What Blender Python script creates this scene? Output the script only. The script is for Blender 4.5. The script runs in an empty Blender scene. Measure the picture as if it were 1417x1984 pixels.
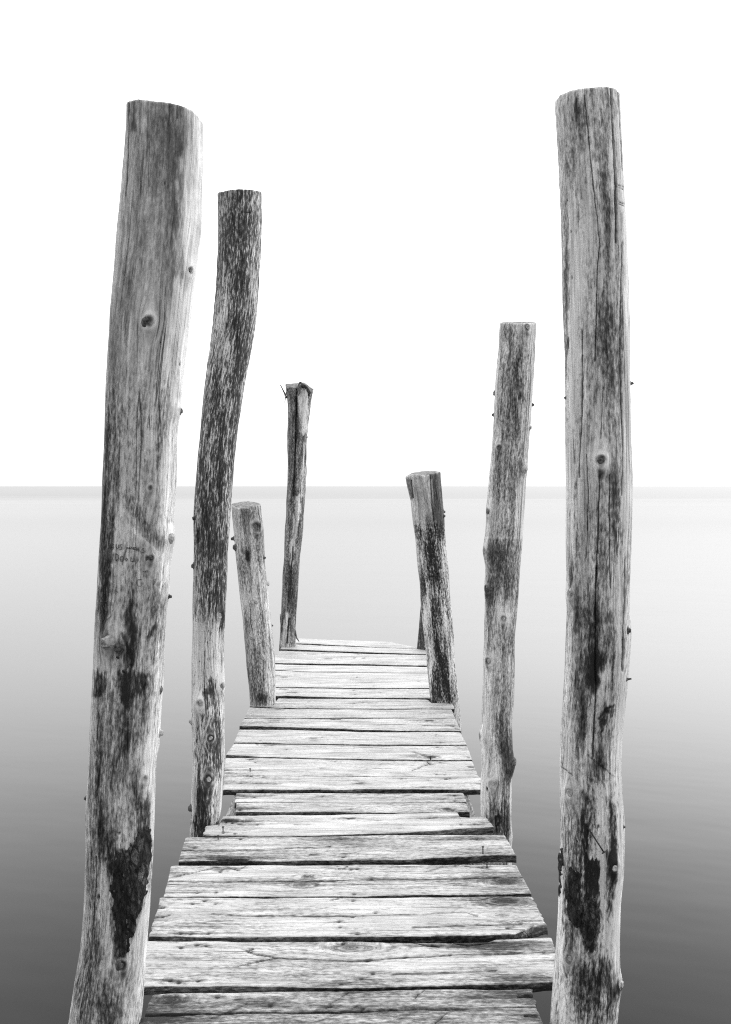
import bpy, math, random
import numpy as np
from mathutils import Vector

random.seed(7)
scene = bpy.context.scene
COL = scene.collection

# ------------------------------------------------------------------ camera
F, CX, HY, H = 1500.0, 708.5, 942.0, 1.35      # focal length and horizon in photo pixels, eye height over the deck
WATER_Z = -0.80
cam_d = bpy.data.cameras.new("camera")
cam = bpy.data.objects.new("camera", cam_d)
COL.objects.link(cam)
cam.location = (0, 0, H)
cam.rotation_euler = (math.radians(90), 0, 0)
cam_d.sensor_fit = 'VERTICAL'
cam_d.sensor_height = 36.0
cam_d.sensor_width = 36.0
cam_d.lens = F / 1984.0 * 36.0
cam_d.shift_y = -(992.0 - HY) / 1984.0
cam_d.clip_start = 0.05
cam_d.clip_end = 100000.0
scene.camera = cam

# ------------------------------------------------------------------ light
GLOW, OVER, GLOW_AZ = 20.0, 9.7, 14.0
SUN_EL, SUN_AZ = 66.0, 14.0         # ahead of the camera, a little to the right, behind thin cloud
w = bpy.data.worlds.new("World")
scene.world = w
w.use_nodes = True
nt = w.node_tree
nt.nodes.clear()
sky = nt.nodes.new('ShaderNodeTexSky')
sky.sky_type = 'NISHITA'
sky.sun_disc = False
sky.sun_elevation = math.radians(SUN_EL)
sky.sun_rotation = math.radians(SUN_AZ)
sky.air_density = 1.0
sky.dust_density = 1.5
sky.ozone_density = 1.0
bw = nt.nodes.new('ShaderNodeRGBToBW')
bg = nt.nodes.new('ShaderNodeBackground')
bg.inputs['Strength'].default_value = 0.10
wo = nt.nodes.new('ShaderNodeOutputWorld')
nt.links.new(sky.outputs[0], bw.inputs[0])
# thin cloud over the clear sky: an even grey sheet with a broad bright glow low over the water ahead
def wmath(op, p, q=0.0, r=0.0):
    nd = nt.nodes.new('ShaderNodeMath')
    nd.operation = op
    for i, s in enumerate((p, q, r)):
        if isinstance(s, (int, float)):
            nd.inputs[i].default_value = s
        else:
            nt.links.new(s, nd.inputs[i])
    return nd.outputs[0]
wtc = nt.nodes.new('ShaderNodeTexCoord')
wsp = nt.nodes.new('ShaderNodeSeparateXYZ')
nt.links.new(wtc.outputs['Generated'], wsp.inputs[0])
zc = wsp.outputs[2]
hor = wmath('SQRT', wmath('MAXIMUM', wmath('SUBTRACT', 1.0, wmath('MULTIPLY', zc, zc)), 0.0001))
ga = math.radians(GLOW_AZ)
fwd = wmath('MULTIPLY_ADD', wsp.outputs[0], math.sin(ga), wmath('MULTIPLY', wsp.outputs[1], math.cos(ga)))
az1 = wmath('MAXIMUM', wmath('MULTIPLY_ADD', wmath('DIVIDE', fwd, hor), 0.5, 0.5), 0.0)
azf = wmath('POWER', az1, 0.6)
dz = wmath('DIVIDE', wmath('SUBTRACT', zc, 0.315), 0.19)
glow = wmath('EXPONENT', wmath('MULTIPLY', wmath('MULTIPLY', dz, dz), -1.0))
zen = wmath('MULTIPLY_ADD', wmath('MULTIPLY', wmath('MAXIMUM', wmath('SUBTRACT', zc, 0.6), 0.0), 2.5), OVER * 0.55, OVER)   # brighter overhead
sx = wmath('DIVIDE', wsp.outputs[0], hor)                 # brighter towards the sides, more so on the right
glow = wmath('MULTIPLY', glow, wmath('MULTIPLY_ADD', sx, 0.5, 1.0))
cl = wmath('MULTIPLY_ADD', wmath('MULTIPLY', glow, azf), GLOW, wmath('MULTIPLY', wmath('MULTIPLY_ADD', wmath('MULTIPLY', sx, sx), 0.6, wmath('MULTIPLY_ADD', wmath('POWER', az1, 0.5), 0.82, 0.17)), zen))
cloud = nt.nodes.new('ShaderNodeMix')
cloud.data_type = 'FLOAT'
cloud.inputs[0].default_value = 0.86
nt.links.new(bw.outputs[0], cloud.inputs[2])
nt.links.new(cl, cloud.inputs[3])
nt.links.new(cloud.outputs[0], bg.inputs['Color'])
nt.links.new(bg.outputs[0], wo.inputs['Surface'])

sd = bpy.data.lights.new("sun", 'SUN')
sd.energy = 0.5
sd.angle = math.radians(50)
sun = bpy.data.objects.new("sun", sd)
COL.objects.link(sun)
el, az = math.radians(SUN_EL), math.radians(SUN_AZ)
to_sun = Vector((math.sin(az) * math.cos(el), math.cos(az) * math.cos(el), math.sin(el)))
sun.rotation_euler = to_sun.to_track_quat('Z', 'Y').to_euler()
sun.location = (3, 20, 15)

vs = scene.view_settings
vs.view_transform = 'Standard'
vs.look = 'None'
vs.exposure = 0.2
vs.gamma = 1.0
scene.cycles.use_denoising = False       # leave a little film-like grain
scene.cycles.filter_width = 1.15

# ------------------------------------------------------------------ numpy noise
def _hash(ix, iy, iz, seed):
    n = (ix * 374761393 + iy * 668265263 + iz * 2147483647 + seed * 974711) & 0xFFFFFFFF
    n = ((n ^ (n >> 13)) * 1274126177) & 0xFFFFFFFF
    n = ((n ^ (n >> 16)) * 2246822519) & 0xFFFFFFFF
    return ((n ^ (n >> 15)) & 0xFFFFFF) / float(0xFFFFFF)

def vnoise(x, y, z, seed=0):
    x, y, z = np.broadcast_arrays(np.asarray(x, float), np.asarray(y, float), np.asarray(z, float))
    fx, fy, fz = np.floor(x), np.floor(y), np.floor(z)
    ix, iy, iz = fx.astype(np.int64), fy.astype(np.int64), fz.astype(np.int64)
    tx, ty, tz = x - fx, y - fy, z - fz
    tx, ty, tz = tx * tx * (3 - 2 * tx), ty * ty * (3 - 2 * ty), tz * tz * (3 - 2 * tz)
    r = 0
    for dx in (0, 1):
        wx = tx if dx else 1 - tx
        for dy in (0, 1):
            wy = ty if dy else 1 - ty
            for dz in (0, 1):
                wz = tz if dz else 1 - tz
                r = r + _hash(ix + dx, iy + dy, iz + dz, seed) * wx * wy * wz
    return r - 0.5

def fbm(x, y, z, seed=0, octs=3):
    r, a, s = 0, 1.0, 1.0
    for o in range(octs):
        r = r + a * vnoise(x * s, y * s, z * s, seed + o * 17)
        a *= 0.5
        s *= 2.03
    return r

def sstep(a, b, x):
    t = np.clip((x - a) / (b - a), 0, 1)
    return t * t * (3 - 2 * t)

def seg_dist(px, py, pts):
    d = np.full(px.shape, 1e9)
    for (x0, y0), (x1, y1) in zip(pts[:-1], pts[1:]):
        vx, vy = x1 - x0, y1 - y0
        t = np.clip(((px - x0) * vx + (py - y0) * vy) / (vx * vx + vy * vy + 1e-9), 0, 1)
        d = np.minimum(d, np.hypot(px - x0 - t * vx, py - y0 - t * vy))
    return d

def poly_sd(px, py, poly):
    """signed distance to a closed polygon, positive inside"""
    d = seg_dist(px, py, list(poly) + [poly[0]])
    ins = np.zeros(px.shape, bool)
    n = len(poly)
    for i in range(n):
        x0, y0 = poly[i]
        x1, y1 = poly[(i + 1) % n]
        if y0 == y1:
            continue
        c = ((y0 > py) != (y1 > py)) & (px < (x1 - x0) * (py - y0) / (y1 - y0) + x0)
        ins ^= c
    return np.where(ins, d, -d)

# ------------------------------------------------------------------ mesh helpers
def mesh_from(name, V, faces, mats, parent=None, attrs=None, smooth=True, slots=None):
    """V (n,3); faces: list of arrays of quads/tris/ngons"""
    me = bpy.data.meshes.new(name)
    loops, starts, tot = [], [], 0
    for fa in faces:
        fa = np.asarray(fa)
        if fa.ndim == 1:
            fa = fa[None, :]
        n, k = fa.shape
        loops.append(fa.ravel())
        starts.append(np.arange(n) * k + tot)
        tot += n * k
    loops = np.concatenate(loops).astype(np.int32)
    starts = np.concatenate(starts).astype(np.int32)
    me.vertices.add(len(V))
    me.vertices.foreach_set('co', np.asarray(V, np.float32).ravel())
    me.loops.add(len(loops))
    me.loops.foreach_set('vertex_index', loops)
    me.polygons.add(len(starts))
    me.polygons.foreach_set('loop_start', starts)
    if not isinstance(mats, (list, tuple)):
        mats = [mats]
    for m in mats:
        me.materials.append(m)
    if slots is not None:
        me.polygons.foreach_set('material_index', np.asarray(slots, np.int32))
    me.update(calc_edges=True)
    me.validate()
    me.polygons.foreach_set('use_smooth', np.full(len(me.polygons), bool(smooth)))
    for k, a in (attrs or {}).items():
        a = np.asarray(a, np.float32)
        if a.ndim == 2:
            at = me.attributes.new(k, 'FLOAT_VECTOR', 'POINT')
            at.data.foreach_set('vector', a.ravel())
        else:
            at = me.attributes.new(k, 'FLOAT', 'POINT')
            at.data.foreach_set('value', a)
    o = bpy.data.objects.new(name, me)
    COL.objects.link(o)
    if parent is not None:
        o.parent = parent
        o.matrix_parent_inverse = parent.matrix_basis.inverted()
    return o

def empty(name, loc, label, cat, group=None):
    o = bpy.data.objects.new(name, None)
    o.empty_display_size = 0.2
    o.location = loc
    COL.objects.link(o)
    o['label'] = label
    o['category'] = cat
    if group:
        o['group'] = group
    bpy.context.view_layer.update()
    return o

def grid_faces(nr, nc, wrap=False, off=0):
    r = np.arange(nr - 1)[:, None]
    c = np.arange(nc if wrap else nc - 1)[None, :]
    c2 = (c + 1) % nc
    return np.stack([off + r * nc + c, off + r * nc + c2, off + (r + 1) * nc + c2, off + (r + 1) * nc + c], -1).reshape(-1, 4)

def unproj(x, y, z=0.0):
    Y = F * (H - z) / (y - HY)
    return (x - CX) / F * Y, Y

def project(V):
    return CX + F * V[:, 0] / V[:, 1], HY + F * (H - V[:, 2]) / V[:, 1]

def tube(pts, rads, ns=8, caps=True):
    """plain tapered tube through 3-D points"""
    pts = [Vector(p) for p in pts]
    V, n = [], len(pts)
    for i, p in enumerate(pts):
        d = (pts[min(i + 1, n - 1)] - pts[max(i - 1, 0)]).normalized()
        a = d.orthogonal().normalized() if abs(d.y) > 0.9 else d.cross(Vector((0, 1, 0))).normalized()
        b = d.cross(a)
        for k in range(ns):
            t = 2 * math.pi * k / ns
            V.append(p + (a * math.cos(t) + b * math.sin(t)) * rads[i])
    fa = [grid_faces(n, ns, True)]
    if caps:
        fa.append(np.arange(ns)[::-1])
        fa.append(np.arange(ns) + (n - 1) * ns)
    return np.array([tuple(v) for v in V]), fa

def join(parts):
    V, fa, off = [], [], 0
    for v, f in parts:
        V.append(v)
        for q in f:
            fa.append(np.asarray(q) + off)
        off += len(v)
    return np.concatenate(V), fa

# ------------------------------------------------------------------ materials (all neutral: a black and white place)
def grey(v):
    return (v, v, v, 1)

class NB:
    def __init__(self, name):
        self.m = bpy.data.materials.new(name)
        self.m.use_nodes = True
        self.t = self.m.node_tree
        self.t.nodes.clear()
        self.out = self.t.nodes.new('ShaderNodeOutputMaterial')
        self.p = self.t.nodes.new('ShaderNodeBsdfPrincipled')
        self.t.links.new(self.p.outputs[0], self.out.inputs['Surface'])
    def n(self, typ, **kw):
        nd = self.t.nodes.new(typ)
        for k, v in kw.items():
            setattr(nd, k, v)
        return nd
    def l(self, a, b):
        self.t.links.new(a, b)
    def val(self, x, sock):
        if isinstance(x, (int, float)):
            sock.default_value = x
        else:
            self.l(x, sock)
    def math(self, op, a, b=0.0, c=0.0, clamp=False):
        nd = self.n('ShaderNodeMath', operation=op, use_clamp=clamp)
        self.val(a, nd.inputs[0]); self.val(b, nd.inputs[1]); self.val(c, nd.inputs[2])
        return nd.outputs[0]
    def attr(self, name, vec=False):
        nd = self.n('ShaderNodeAttribute', attribute_name=name)
        return nd.outputs['Vector'] if vec else nd.outputs['Fac']
    def vmul(self, v, s):
        nd = self.n('ShaderNodeVectorMath', operation='MULTIPLY')
        self.l(v, nd.inputs[0]); nd.inputs[1].default_value = s
        return nd.outputs[0]
    def vadd(self, v, s):
        nd = self.n('ShaderNodeVectorMath', operation='ADD')
        self.l(v, nd.inputs[0])
        if isinstance(s, tuple):
            nd.inputs[1].default_value = s
        else:
            self.l(s, nd.inputs[1])
        return nd.outputs[0]
    def noise(self, v, scale, detail=3.0, rough=0.55, dist=0.0):
        nd = self.n('ShaderNodeTexNoise')
        self.l(v, nd.inputs['Vector'])
        nd.inputs['Scale'].default_value = scale
        nd.inputs['Detail'].default_value = detail
        nd.inputs['Roughness'].default_value = rough
        nd.inputs['Distortion'].default_value = dist
        return nd.outputs[0]
    def ramp(self, f, stops, interp='LINEAR'):
        nd = self.n('ShaderNodeValToRGB')
        cr = nd.color_ramp
        cr.interpolation = interp
        while len(cr.elements) < len(stops):
            cr.elements.new(0.5)
        for e, (p, v) in zip(cr.elements, stops):
            e.position = p
            e.color = grey(v)
        self.l(f, nd.inputs[0])
        return nd.outputs[0]
    def bump(self, h, strength, dist, prev=None):
        nd = self.n('ShaderNodeBump')
        nd.inputs['Strength'].default_value = strength
        nd.inputs['Distance'].default_value = dist
        self.l(h, nd.inputs['Height'])
        if prev is not None:
            self.l(prev, nd.inputs['Normal'])
        return nd.outputs[0]

def wood_material(name, along, fine, tones, stain=1.0, patch=1.0, fibre=0.42, rough=0.68, spec=0.4, bumpd=0.0028, seed=0.0, bias=0.0, fine2=1.0, streak=0.085, speck=0.33, checks=0.8):
    """weathered wood; 'gc' carries grain coordinates in metres whose axis `along` runs with the grain,
    'dirt' the traced stains plus painted gap shade and rim light, 'crack' the open checks"""
    b = NB(name)
    def st(k):
        s = [1.0, 1.0, 1.0]
        s[along] = k
        return tuple(s)
    gc = b.vadd(b.attr('gc', True), (seed * 3.1, seed * 1.7, seed * 2.3))
    n1 = b.noise(b.vmul(gc, st(0.03)), 150 * fine, 4.0, 0.7)        # fibres
    n2 = b.noise(b.vmul(gc, st(streak)), 62 * fine * fine2, 6.0, 0.72, 0.3)      # streaks
    n3 = b.noise(b.vmul(gc, st(0.30)), 11 * fine, 4.0, 0.6)           # patches
    n4 = b.noise(b.vmul(gc, st(speck)), 170 * fine, 3.0, 0.7)          # specks
    dirt_shading, crack, rag = b.attr('dirt_shading'), b.attr('crack'), b.attr('rag')
    s = b.math('MULTIPLY', b.math('SUBTRACT', n2, 0.5), 3.0 * stain)
    s = b.math('MULTIPLY_ADD', b.math('SUBTRACT', n3, 0.5), 1.8 * stain * patch, s)
    s = b.math('MULTIPLY_ADD', b.math('SUBTRACT', n4, 0.5), 3.6 * stain, s)
    s = b.math('MULTIPLY_ADD', s, rag, dirt_shading)
    s = b.math('ADD', s, bias)
    s = b.math('MULTIPLY', s, 0.5, clamp=True)
    base = b.ramp(s, tones)
    fib = b.math('MULTIPLY_ADD', b.math('SUBTRACT', n1, 0.5), 4 * fibre, 1.0)
    colr = b.math('MULTIPLY', base, fib)
    colr = b.math('MULTIPLY', colr, b.math('MULTIPLY_ADD', b.math('SUBTRACT', b.noise(b.vmul(gc, st(0.22)), 24 * fine, 4.0, 0.6), 0.5), 1.3, 1.0))
    # long hairline checks
    n6 = b.noise(b.vmul(gc, st(0.014)), 30 * fine, 2.0, 0.5)
    ck = b.ramp(b.math('ABSOLUTE', b.math('SUBTRACT', n6, 0.5)), [(0.003, 1.0), (0.013, 0.0)])
    ck = b.math('MULTIPLY', ck, b.ramp(b.noise(b.vmul(gc, st(0.2)), 7 * fine, 2.0), [(0.48, 0.0), (0.6, checks)]))
    colr = b.math('MULTIPLY', colr, b.math('SUBTRACT', 1.0, ck))
    # thin dark lines along the fibres
    ln = b.math('MULTIPLY', b.math('SUBTRACT', b.math('MULTIPLY', b.ramp(n1, [(0.30, 1.0), (0.42, 0.0)]), 0.75), 0.0), b.ramp(n3, [(0.42, 0.25), (0.62, 1.0)]))
    colr = b.math('MULTIPLY', colr, b.math('SUBTRACT', 1.0, ln))
    colr = b.math('MULTIPLY', colr, b.math('SUBTRACT', 1.0, b.math('MULTIPLY', crack, 0.93)))
    cc = b.n('ShaderNodeCombineColor')
    for i in range(3):
        b.l(colr, cc.inputs[i])
    b.l(cc.outputs[0], b.p.inputs['Base Color'])
    b.p.inputs['Roughness'].default_value = rough
    b.p.inputs['Specular IOR Level'].default_value = spec
    hgt = b.math('MULTIPLY_ADD', n2, 0.6, n1)
    hgt = b.math('MULTIPLY_ADD', n4, 0.5, hgt)
    hgt = b.math('SUBTRACT', hgt, b.math('MULTIPLY', s, 0.4))
    hgt = b.math('SUBTRACT', hgt, b.math('MULTIPLY', ck, 1.0))
    b.l(b.bump(hgt, 0.9, bumpd), b.p.inputs['Normal'])
    return b.m

def simple_material(name, lo, hi, scale, rough=0.8, bump=0.002, spec=0.2, stretch=(1, 1, 1), metal=0.0):
    b = NB(name)
    tc = b.n('ShaderNodeTexCoord').outputs['Object']
    v = b.vmul(tc, stretch)
    n1 = b.noise(v, scale, 6.0, 0.65)
    b.l(b.ramp(n1, [(0.32, lo), (0.68, hi)]), b.p.inputs['Base Color'])
    b.p.inputs['Roughness'].default_value = rough
    b.p.inputs['Specular IOR Level'].default_value = spec
    b.p.inputs['Metallic'].default_value = metal
    b.l(b.bump(n1, 0.8, bump), b.p.inputs['Normal'])
    return b.m

TONE_PALE = [(0.0, 0.84), (0.18, 0.66), (0.38, 0.38), (0.58, 0.16), (0.80, 0.05), (1.0, 0.012)]
TONE_DARK = [(0.0, 0.8), (0.20, 0.55), (0.34, 0.2), (0.55, 0.065), (0.85, 0.03), (1.0, 0.012)]
TONE_PLANK = [(0.0, 0.55), (0.18, 0.43), (0.38, 0.28), (0.6, 0.14), (0.85, 0.05), (1.0, 0.015)]
M_POST = [wood_material("weathered_post_wood_%d" % i, 2, 1.0, TONE_PALE, seed=float(i), bias=0.03) for i in range(4)]
M_POST_DARK = wood_material("dark_streaked_post_wood", 2, 1.15, TONE_DARK, stain=1.38, patch=0.6, fibre=0.5, seed=5.0, fine2=2.0, streak=0.05, speck=0.2)
M_PLANK = [wood_material("grey_plank_wood_%d" % i, 0, 0.85, TONE_PLANK, stain=1.0, patch=0.8, fibre=0.36, streak=0.06, rough=0.55, spec=0.35, bumpd=0.002, seed=9.0 + i, bias=-0.02) for i in range(3)]
M_END = simple_material("end_grain", 0.10, 0.42, 60, 0.8)
def bark_material():
    b = NB("old_bark")
    tc = b.n('ShaderNodeTexCoord').outputs['Object']
    v = b.vmul(tc, (1, 1, 0.38))
    n1 = b.noise(v, 85, 6.0, 0.75, 0.6)
    n2 = b.noise(v, 22, 3.0, 0.6)
    vo = b.n('ShaderNodeTexVoronoi', feature='DISTANCE_TO_EDGE')
    vo.inputs['Scale'].default_value = 60
    b.l(b.vadd(v, b.vmul(b.n('ShaderNodeTexNoise').outputs['Color'], (0.012, 0.012, 0.012))), vo.inputs['Vector'])
    plates = b.ramp(vo.outputs['Distance'], [(0.02, 0.0), (0.16, 1.0)])
    m = b.math('MULTIPLY', b.math('MULTIPLY_ADD', plates, 0.75, 0.25), b.ramp(n1, [(0.36, 0.06), (0.66, 1.0)]))
    m = b.math('MULTIPLY', m, b.ramp(n2, [(0.38, 0.25), (0.62, 1.0)]))
    b.l(b.ramp(m, [(0.0, 0.006), (0.35, 0.08), (1.0, 0.42)]), b.p.inputs['Base Color'])
    b.p.inputs['Roughness'].default_value = 0.85
    b.p.inputs['Specular IOR Level'].default_value = 0.2
    b.l(b.bump(m, 1.0, 0.008), b.p.inputs['Normal'])
    return b.m
M_BARK = bark_material()
M_STUB = simple_material("branch_stub_wood", 0.25, 0.68, 120, 0.7, 0.002)
M_STUB_DARK = simple_material("dark_branch_stub_wood", 0.02, 0.26, 120, 0.8, 0.002)
M_NAIL = simple_material("rusty_nail_iron", 0.012, 0.06, 300, 0.6, 0.0005, 0.4)
M_PENCIL = simple_material("pencil_graphite", 0.07, 0.16, 200, 0.6, 0.0002)
M_BEAM = None

# ------------------------------------------------------------------ posts
def interp_edge(edge, y):
    e = np.array(edge, float)
    o = np.argsort(e[:, 1])
    e = e[o]
    r = np.interp(y, e[:, 1], e[:, 0])
    # carry on downwards with the slope of the last stretch
    s = (e[-1, 0] - e[-4, 0]) / (e[-1, 1] - e[-4, 1])
    s = np.clip(s, -0.12, 0.12)
    return np.where(y > e[-1, 1], e[-1, 0] + s * (y - e[-1, 1]), r)

class Post:
    pass

def make_post(Y0, left, right, top_f, label, mat, feats, top_b=None, p=2.0, skew=0.0, nth=220, step=2.0,
              rough_mm=1.6, base_dirt=0.0, seed=1, dent=()):
    """left / right: traced outline; top_f: traced upper rim; feats: marks and bright edges traced on the face"""
    P = Post()
    P.Y0 = Y0
    ytop = min(left[0][1], right[0][1])
    ybot = HY + F * (H - WATER_Z + 0.45) / Y0
    ny = max(40, int((ybot - ytop) / step))
    yr = np.linspace(ytop, ybot, ny)
    xl, xr = interp_edge(left, yr), interp_edge(right, yr)
    al, ar = np.arctan((xl - CX) / F), np.arctan((xr - CX) / F)
    a, h = (al + ar) / 2, (ar - al) / 2
    D = Y0 / np.cos(a)
    R = D * np.sin(h)
    am = float(np.mean(a))
    vd = np.array([math.sin(am), math.cos(am)])        # horizontal view direction to the post
    ud = np.array([math.cos(am), -math.sin(am)])
    X0 = D * np.sin(a)
    zr = H - (yr - HY) / F * Y0
    th = np.linspace(-math.pi, math.pi, nth, endpoint=False)
    # denser towards the camera
    th = th + 0.45 * np.sin(th) * -1.0
    u = np.sin(th)
    c = np.cos(th)
    front = c > 0
    dep = np.where(front, np.power(np.clip(1 - np.abs(u) ** p, 0, 1), 1 / p) * (1 + skew * u * np.clip(1 - u * u, 0, 1) * 2), c)
    U, TH = np.broadcast_to(u, (ny, nth)), np.broadcast_to(th, (ny, nth))
    Rg = R[:, None]
    zg = np.broadcast_to(zr[:, None], (ny, nth)).copy()
    # lengthwise lobes that leave the outline alone
    rm = float(np.mean(R))
    lob = fbm(np.cos(TH) * 1.6 + seed, np.sin(TH) * 1.6, zg * 1.2, seed, 3) * 0.16
    dg = dep[None, :] * (1 + lob * np.abs(c)[None, :])
    for (x, y, rx, ry, amt) in dent:                   # hollows (+) and swellings (-) in the face
        cxp = np.interp(y, yr, (xl + xr) / 2)
        hw = np.interp(y, yr, (xr - xl) / 2)
        g = np.exp(-((U * hw + cxp - x) / rx) ** 2 - ((yr[:, None] - y) / ry) ** 2)
        dg = dg - amt * g * (c > 0)[None, :]
    Xg = X0[:, None] + Rg * (U * ud[0] - dg * vd[0])
    Yg = Y0 + Rg * (U * ud[1] - dg * vd[1])
    # cut top: follow the traced rim
    tf = np.array(sorted(top_f), float)
    tb = np.array(sorted(top_b), float) if top_b else None
    xp0 = CX + F * Xg[0] / Yg[0]
    zt = H - (np.interp(xp0, tf[:, 0], tf[:, 1]) - HY) / F * Yg[0]
    fo = np.argsort(u[front])
    zfront = np.interp(u, u[front][fo], zt[front][fo])
    zt = np.where(front, zt, zfront)
    if tb is not None:
        zb_ = H - (np.interp(xp0, tb[:, 0], tb[:, 1]) - HY) / F * Yg[0]
        zt = np.where(front, zt, zb_)
        wgt = sstep(-0.35, 0.35, c)
        zt = zt * wgt + np.where(front, H - (np.interp(xp0, tb[:, 0], tb[:, 1]) - HY) / F * Yg[0], zt) * (1 - wgt)
    zt = zt + fbm(np.cos(th) * 3, np.sin(th) * 3, 0 * th + seed, seed + 61, 3) * 0.0015 - 0.003 * np.clip(fbm(np.cos(th) * 14, np.sin(th) * 14, 0 * th, seed + 62, 2) - 0.28, 0, 1)
    zref, zlow = zr[0], zr[0] - 0.22
    k = np.clip((zg - zlow) / (zref - zlow), 0, 1)
    zg = np.where(zg > zlow, zlow + k * (zt[None, :] - zlow), zg)
    V = np.stack([Xg, Yg, zg], -1).reshape(-1, 3)
    nx = (U * ud[0] - np.maximum(c, -1)[None, :] * vd[0])
    nyv = (U * ud[1] - c[None, :] * vd[1])
    N = np.stack([nx + 0 * zg, nyv + 0 * zg, 0 * zg], -1).reshape(-1, 3)
    xp, yp = project(V)
    ff = np.broadcast_to(c[None, :] > -0.05, (ny, nth)).ravel()
    Rf = np.broadcast_to(Rg, (ny, nth)).ravel()
    thf, zf = TH.ravel(), V[:, 2]
    mpp = Y0 / F                                       # metres per photo pixel here
    dirt_shading = np.full(len(V), base_dirt) + 0.25 * np.clip(-np.broadcast_to(c[None, :], (ny, nth)).ravel(), 0, 1)
    crack = np.zeros(len(V))
    disp = np.zeros(len(V))
    shift = np.zeros(len(V))
    rag = np.ones(len(V))
    wob = fbm(xp / 9.0, yp / 40.0, 0 * xp, seed + 3, 3)
    wob2 = fbm(xp / 4.0, yp / 14.0, 0 * xp + 5, seed + 4, 2)
    for ft in feats:
        k_ = ft[0]
        if k_ == 'knot':
            ft = ft[:4] + (ft[4] * 1.7, ft[5])
        if k_ == 'stain':                              # soft-edged patch; pale strips at post edges paint in rim light
            _, x, y, rx, ry, amt = ft
            q = ((xp + wob * rx * 0.8 - x) / rx) ** 2 + ((yp + wob * ry - y) / ry) ** 2
            dirt_shading += amt * np.exp(-q ** 1.3) * ff
        elif k_ == 'poly':                             # patch with a clear edge
            _, pts, amt, soft = ft
            sdv = poly_sd(xp + wob2 * 5, yp + wob2 * 14, pts)
            dirt_shading += amt * sstep(-soft, soft, sdv) * ff
        elif k_ == 'band':                             # the whole girth between two heights
            _, y0, y1, amt, soft = ft
            dirt_shading += amt * sstep(y0 - soft, y0 + soft, yp + wob * 30) * (1 - sstep(y1 - soft, y1 + soft, yp + wob * 30))
        elif k_ == 'streak':                           # long mark along a line
            _, pts, wd, amt = ft
            d = seg_dist(xp + wob2 * 3, yp, pts)
            dirt_shading += amt * np.exp(-(d / wd) ** 2) * ff
        elif k_ == 'crack':
            _, pts, wd = ft
            d = seg_dist(xp + wob2 * 1.6, yp, pts)
            m = np.exp(-(d / wd) ** 2) * ff
            crack = np.maximum(crack, m)
            disp -= m * wd * mpp * 1.8
        elif k_ == 'knot':                             # x, y, radius, swelling (px), how dark
            _, x, y, r, hgt, dk = ft
            dx, dy = xp - x, yp - y
            q = np.hypot(dx, dy / 1.15) / r
            near = ff & (np.hypot(dx, dy / 2) < r * 9)
            psi = dx * (1.05 * r) ** 2 / (dx * dx + (dy / 2.2) ** 2 + (0.8 * r) ** 2)
            shift -= np.where(near, psi * mpp, 0)
            face = 0.3 + 0.7 * sstep(0.2, 0.7, np.broadcast_to(c[None, :], (ny, nth)).ravel())
            disp += near * hgt * face * mpp * (np.exp(-(np.hypot(dx, dy / 1.6) / (1.9 * r)) ** 2) - 0.9 * np.exp(-(q / 0.55) ** 2) * sstep(0.35, 0.7, np.broadcast_to(c[None, :], (ny, nth)).ravel()))
            dirt_shading += near * dk * (np.exp(-(q / 0.8) ** 4) - 0.35 * np.exp(-((q - 1.35) / 0.35) ** 2))
            rag -= near * 0.6 * np.exp(-(np.hypot(dx, dy / 1.6) / (2.6 * r)) ** 2) * rag
            crack = np.maximum(crack, near * 0.75 * dk * np.exp(-((q - 0.85 + wob2 * 0.3) / 0.16) ** 2) * np.clip(0.55 + 1.6 * wob2, 0, 1))
            dirt_shading += near * 0.55 * dk * np.exp(-(dx / (0.75 * r)) ** 2) * sstep(0.4, 1.2, dy / r) * (1 - sstep(1.5, 4.5, dy / r))
        elif k_ == 'rag':                              # how broken the weathering is
            _, y0, y1, amt, soft = ft
            rag += (amt - 1) * sstep(y0 - soft, y0 + soft, yp) * (1 - sstep(y1 - soft, y1 + soft, yp))
        elif k_ == 'hole':
            _, x, y, rx, ry = ft
            q = ((xp - x) / rx) ** 2 + ((yp - y) / ry) ** 2
            m = np.exp(-q ** 1.5) * ff
            crack = np.maximum(crack, m)
            disp -= m * 3 * mpp
    gth = thf + shift / Rf
    gc = np.stack([np.cos(gth) * Rf, np.sin(gth) * Rf, zf], -1)
    # relief of the bare wood
    rel = fbm(gc[:, 0] * 60, gc[:, 1] * 60, gc[:, 2] * 5, seed + 8, 3) * rough_mm / 1000 * 1.6
    rel += fbm(gc[:, 0] * 14, gc[:, 1] * 14, gc[:, 2] * 4, seed + 9, 2) * rough_mm / 1000 * 3
    disp = disp + rel
    dtop = (np.broadcast_to(zt[None, :], (ny, nth)).ravel() - zf)
    disp -= 0.0035 * np.clip(1 - dtop / 0.007, 0, 1) ** 2          # worn upper rim
    V = V + N * disp[:, None]
    # cut face
    nc = 10
    rim = V[:nth]
    cen = rim.mean(0)
    capV, capG = [], []
    for i in range(1, nc + 1):
        f = 1 - i / nc * 0.985
        ring = cen + (rim - cen) * f
        ring[:, 2] = rim[:, 2] * f + (cen[2]) * (1 - f)
        ring[:, 2] += fbm(ring[:, 0] * 60, ring[:, 1] * 60, 0 * ring[:, 0], seed + 20, 2) * 0.004
        capV.append(ring)
        capG.append(np.stack([ring[:, 0] * 0 + f * rm * 2, ring[:, 1], ring[:, 2]], -1))
    n0 = len(V)
    V = np.concatenate([V] + capV)
    gc = np.concatenate([gc] + capG)
    dirt_shading = np.concatenate([dirt_shading, np.full(nc * nth, 0.15)])
    crack = np.concatenate([crack, np.zeros(nc * nth)])
    rag = np.concatenate([rag, np.ones(nc * nth)])
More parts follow.
